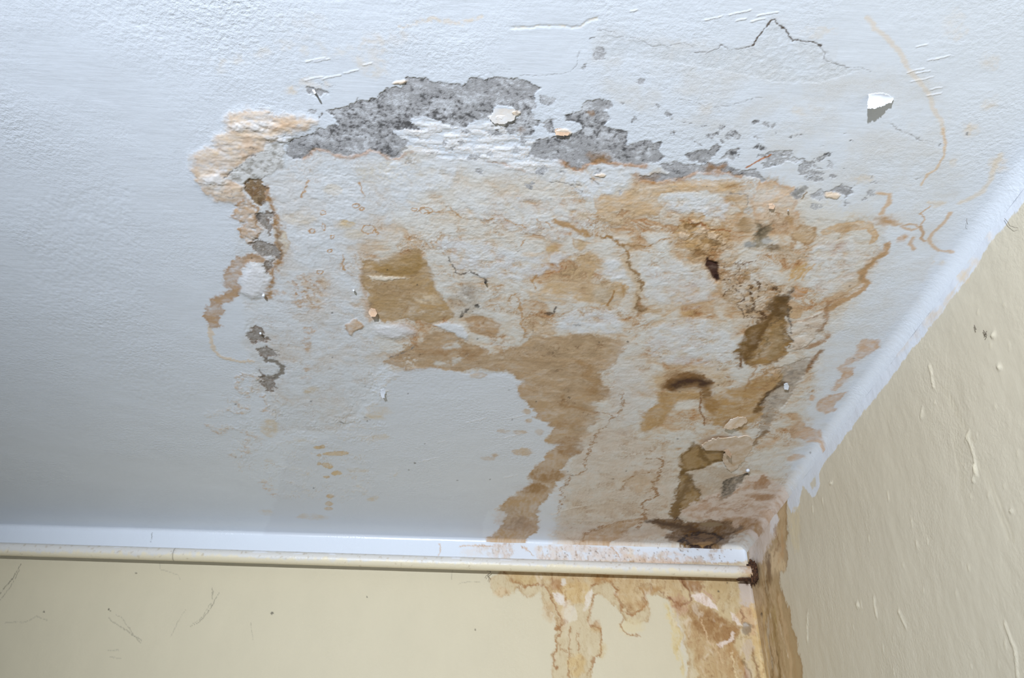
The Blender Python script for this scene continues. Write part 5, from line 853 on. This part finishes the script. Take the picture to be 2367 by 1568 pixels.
flake('oval beige blister flake beside the grey strip, above the wide sagging sheet', [(1673, 990), (1688, 971), (1706, 964), (1724, 966), (1728, 974), (1711, 987), (1690, 994)], [(1700, 962), (1730, 966)], .006, M_FLB, 1.3, .001, seed=6)
flake('peach curled flake between the two large grey patches', [(1283, 298), (1295, 297), (1306, 300), (1317, 306), (1314, 313), (1297, 314), (1284, 312)], [(1280, 298), (1318, 300)], .0022, M_FLP, 1.3, .0005, gap=.0002, seed=7)
flake('cream and white flake peeling inside the notch of the main grey patch', [(1145, 248), (1168, 246), (1186, 249), (1195, 262), (1189, 277), (1166, 287), (1142, 286), (1131, 274), (1139, 262)], [(1140, 246), (1190, 246)], .0018, M_FLC, 1.5, .0005, gap=.0002, seed=8)
flake('tiny pale orange flake left of the grey-green smudge on the ceiling', [(1777, 474), (1785, 473), (1791, 478), (1788, 484), (1778, 483)], [(1776, 474), (1792, 476)], .0016, M_FLP, 1.2, seed=9)
flake('upright white flake with dark tip at the left edge of the clean glossy patch', [(880, 902), (887, 900), (891, 906), (889, 920), (883, 921), (880, 912)], [(879, 901), (891, 902)], .005, M_FLW, 1.2, seed=10)
flake('small white curl inside the little isolated grey chip at upper left', [(721, 208), (726, 208), (730, 216), (727, 217)], [(720, 208), (726, 207)], .006, M_FLW, 1.1, seed=11)
flake('white torn sliver on the grey strip near the right wall', [(1812, 889), (1820, 886), (1824, 893), (1822, 902), (1813, 901)], [(1812, 888), (1824, 888)], .003, M_FLW, 1.2, seed=12)
def crumb(label, x, y, r, mat, seed):
    s = on_ceiling((x, y)); k = C.scale((x, y)) / 1000; rr = r * k * .5
    o = lump('plaster_crumb', s + np.array([0, 0, -rr * .75 - .001]), (rr, rr * 1.1, rr), mat, None, seed, .5, 20, 12, 2.5); o['label'] = label; o['category'] = 'plaster crumb'
crumb('white plaster crumb at the tip of the dark mouldy streak', 1728, 1084, 6, M_FLW, 31)
crumb('white plaster crumb at the foot of the left bulging blister', 610, 680, 5, M_FLW, 32)
crumb('white plaster crumb at the top of the lower left grey patch', 603, 768, 4, M_FLW, 33)
crumb('lone white plaster crumb left of the central brown patch', 818, 669, 4, M_FLW, 34)
crumb('black crumb stuck under the torn white edge above the central stain', 1122, 650, 4.5, plain_mat('black_mould', (50, 44, 38), .9), 35)
crumb('grey glassy crumb on the peach patch right of the centre', 1821, 484, 3.5, plain_mat('grey_crumb', (170, 172, 172), .5), 36)

# ------------------------------------------------------------------ cobweb threads
def cobweb(label, paths, place, off, r=.0004):
    cu = bpy.data.meshes.new('cobweb'); vs_, fs = [], []
    o0 = place(paths[0][0], off)
    for p in paths:
        pts = [place(q, off + .002 * (i % 2)) - o0 for i, q in enumerate(p)]
        for i, c in enumerate(pts):
            t_ = (pts[min(i + 1, len(pts) - 1)] - pts[max(i - 1, 0)]); t_ /= np.linalg.norm(t_)
            u_ = np.cross(t_, FW); u_ /= np.linalg.norm(u_); v_ = np.cross(t_, u_); b0 = len(vs_)
            for q in range(5): vs_.append(tuple(c + r * (u_ * math.cos(q * 1.2566) + v_ * math.sin(q * 1.2566))))
            if i: fs += [(b0 - 5 + q, b0 - 5 + (q + 1) % 5, b0 + (q + 1) % 5, b0 + q) for q in range(5)]
    cu.from_pydata(vs_, [], fs); o = link('cobweb', cu, M_WEB, label=label, category='cobweb'); o.location = Vector(o0)
M_WEB = plain_mat('dusty_web', (120, 112, 98), .9)
cobweb('dusty cobweb tuft dangling from the underside of the pipe', [[(1132, 1318), (1134, 1325), (1128, 1330), (1130, 1338), (1128, 1345)], [(1134, 1325), (1124, 1331), (1121, 1337)], [(1126, 1330), (1132, 1337)], [(1125, 1320), (1135, 1322), (1130, 1328)]], on_back, .014)
cobweb('dark dust thread at the white paint edge of the right wall', [[(2322, 505), (2330, 514), (2334, 522), (2345, 526), (2353, 527)]], on_right, .003, .00025)
cobweb('small grey web scrap stuck on the middle of the right wall', [[(2252, 752), (2256, 762)], [(2273, 764), (2277, 770), (2281, 775), (2278, 779)], [(2281, 766), (2277, 771), (2276, 776)]], on_right, .003, .0005)
cobweb('short dark hair on the white edge beside the right wall', [[(2235, 505), (2234, 511), (2237, 519)]], on_ceiling, .004, .00022)
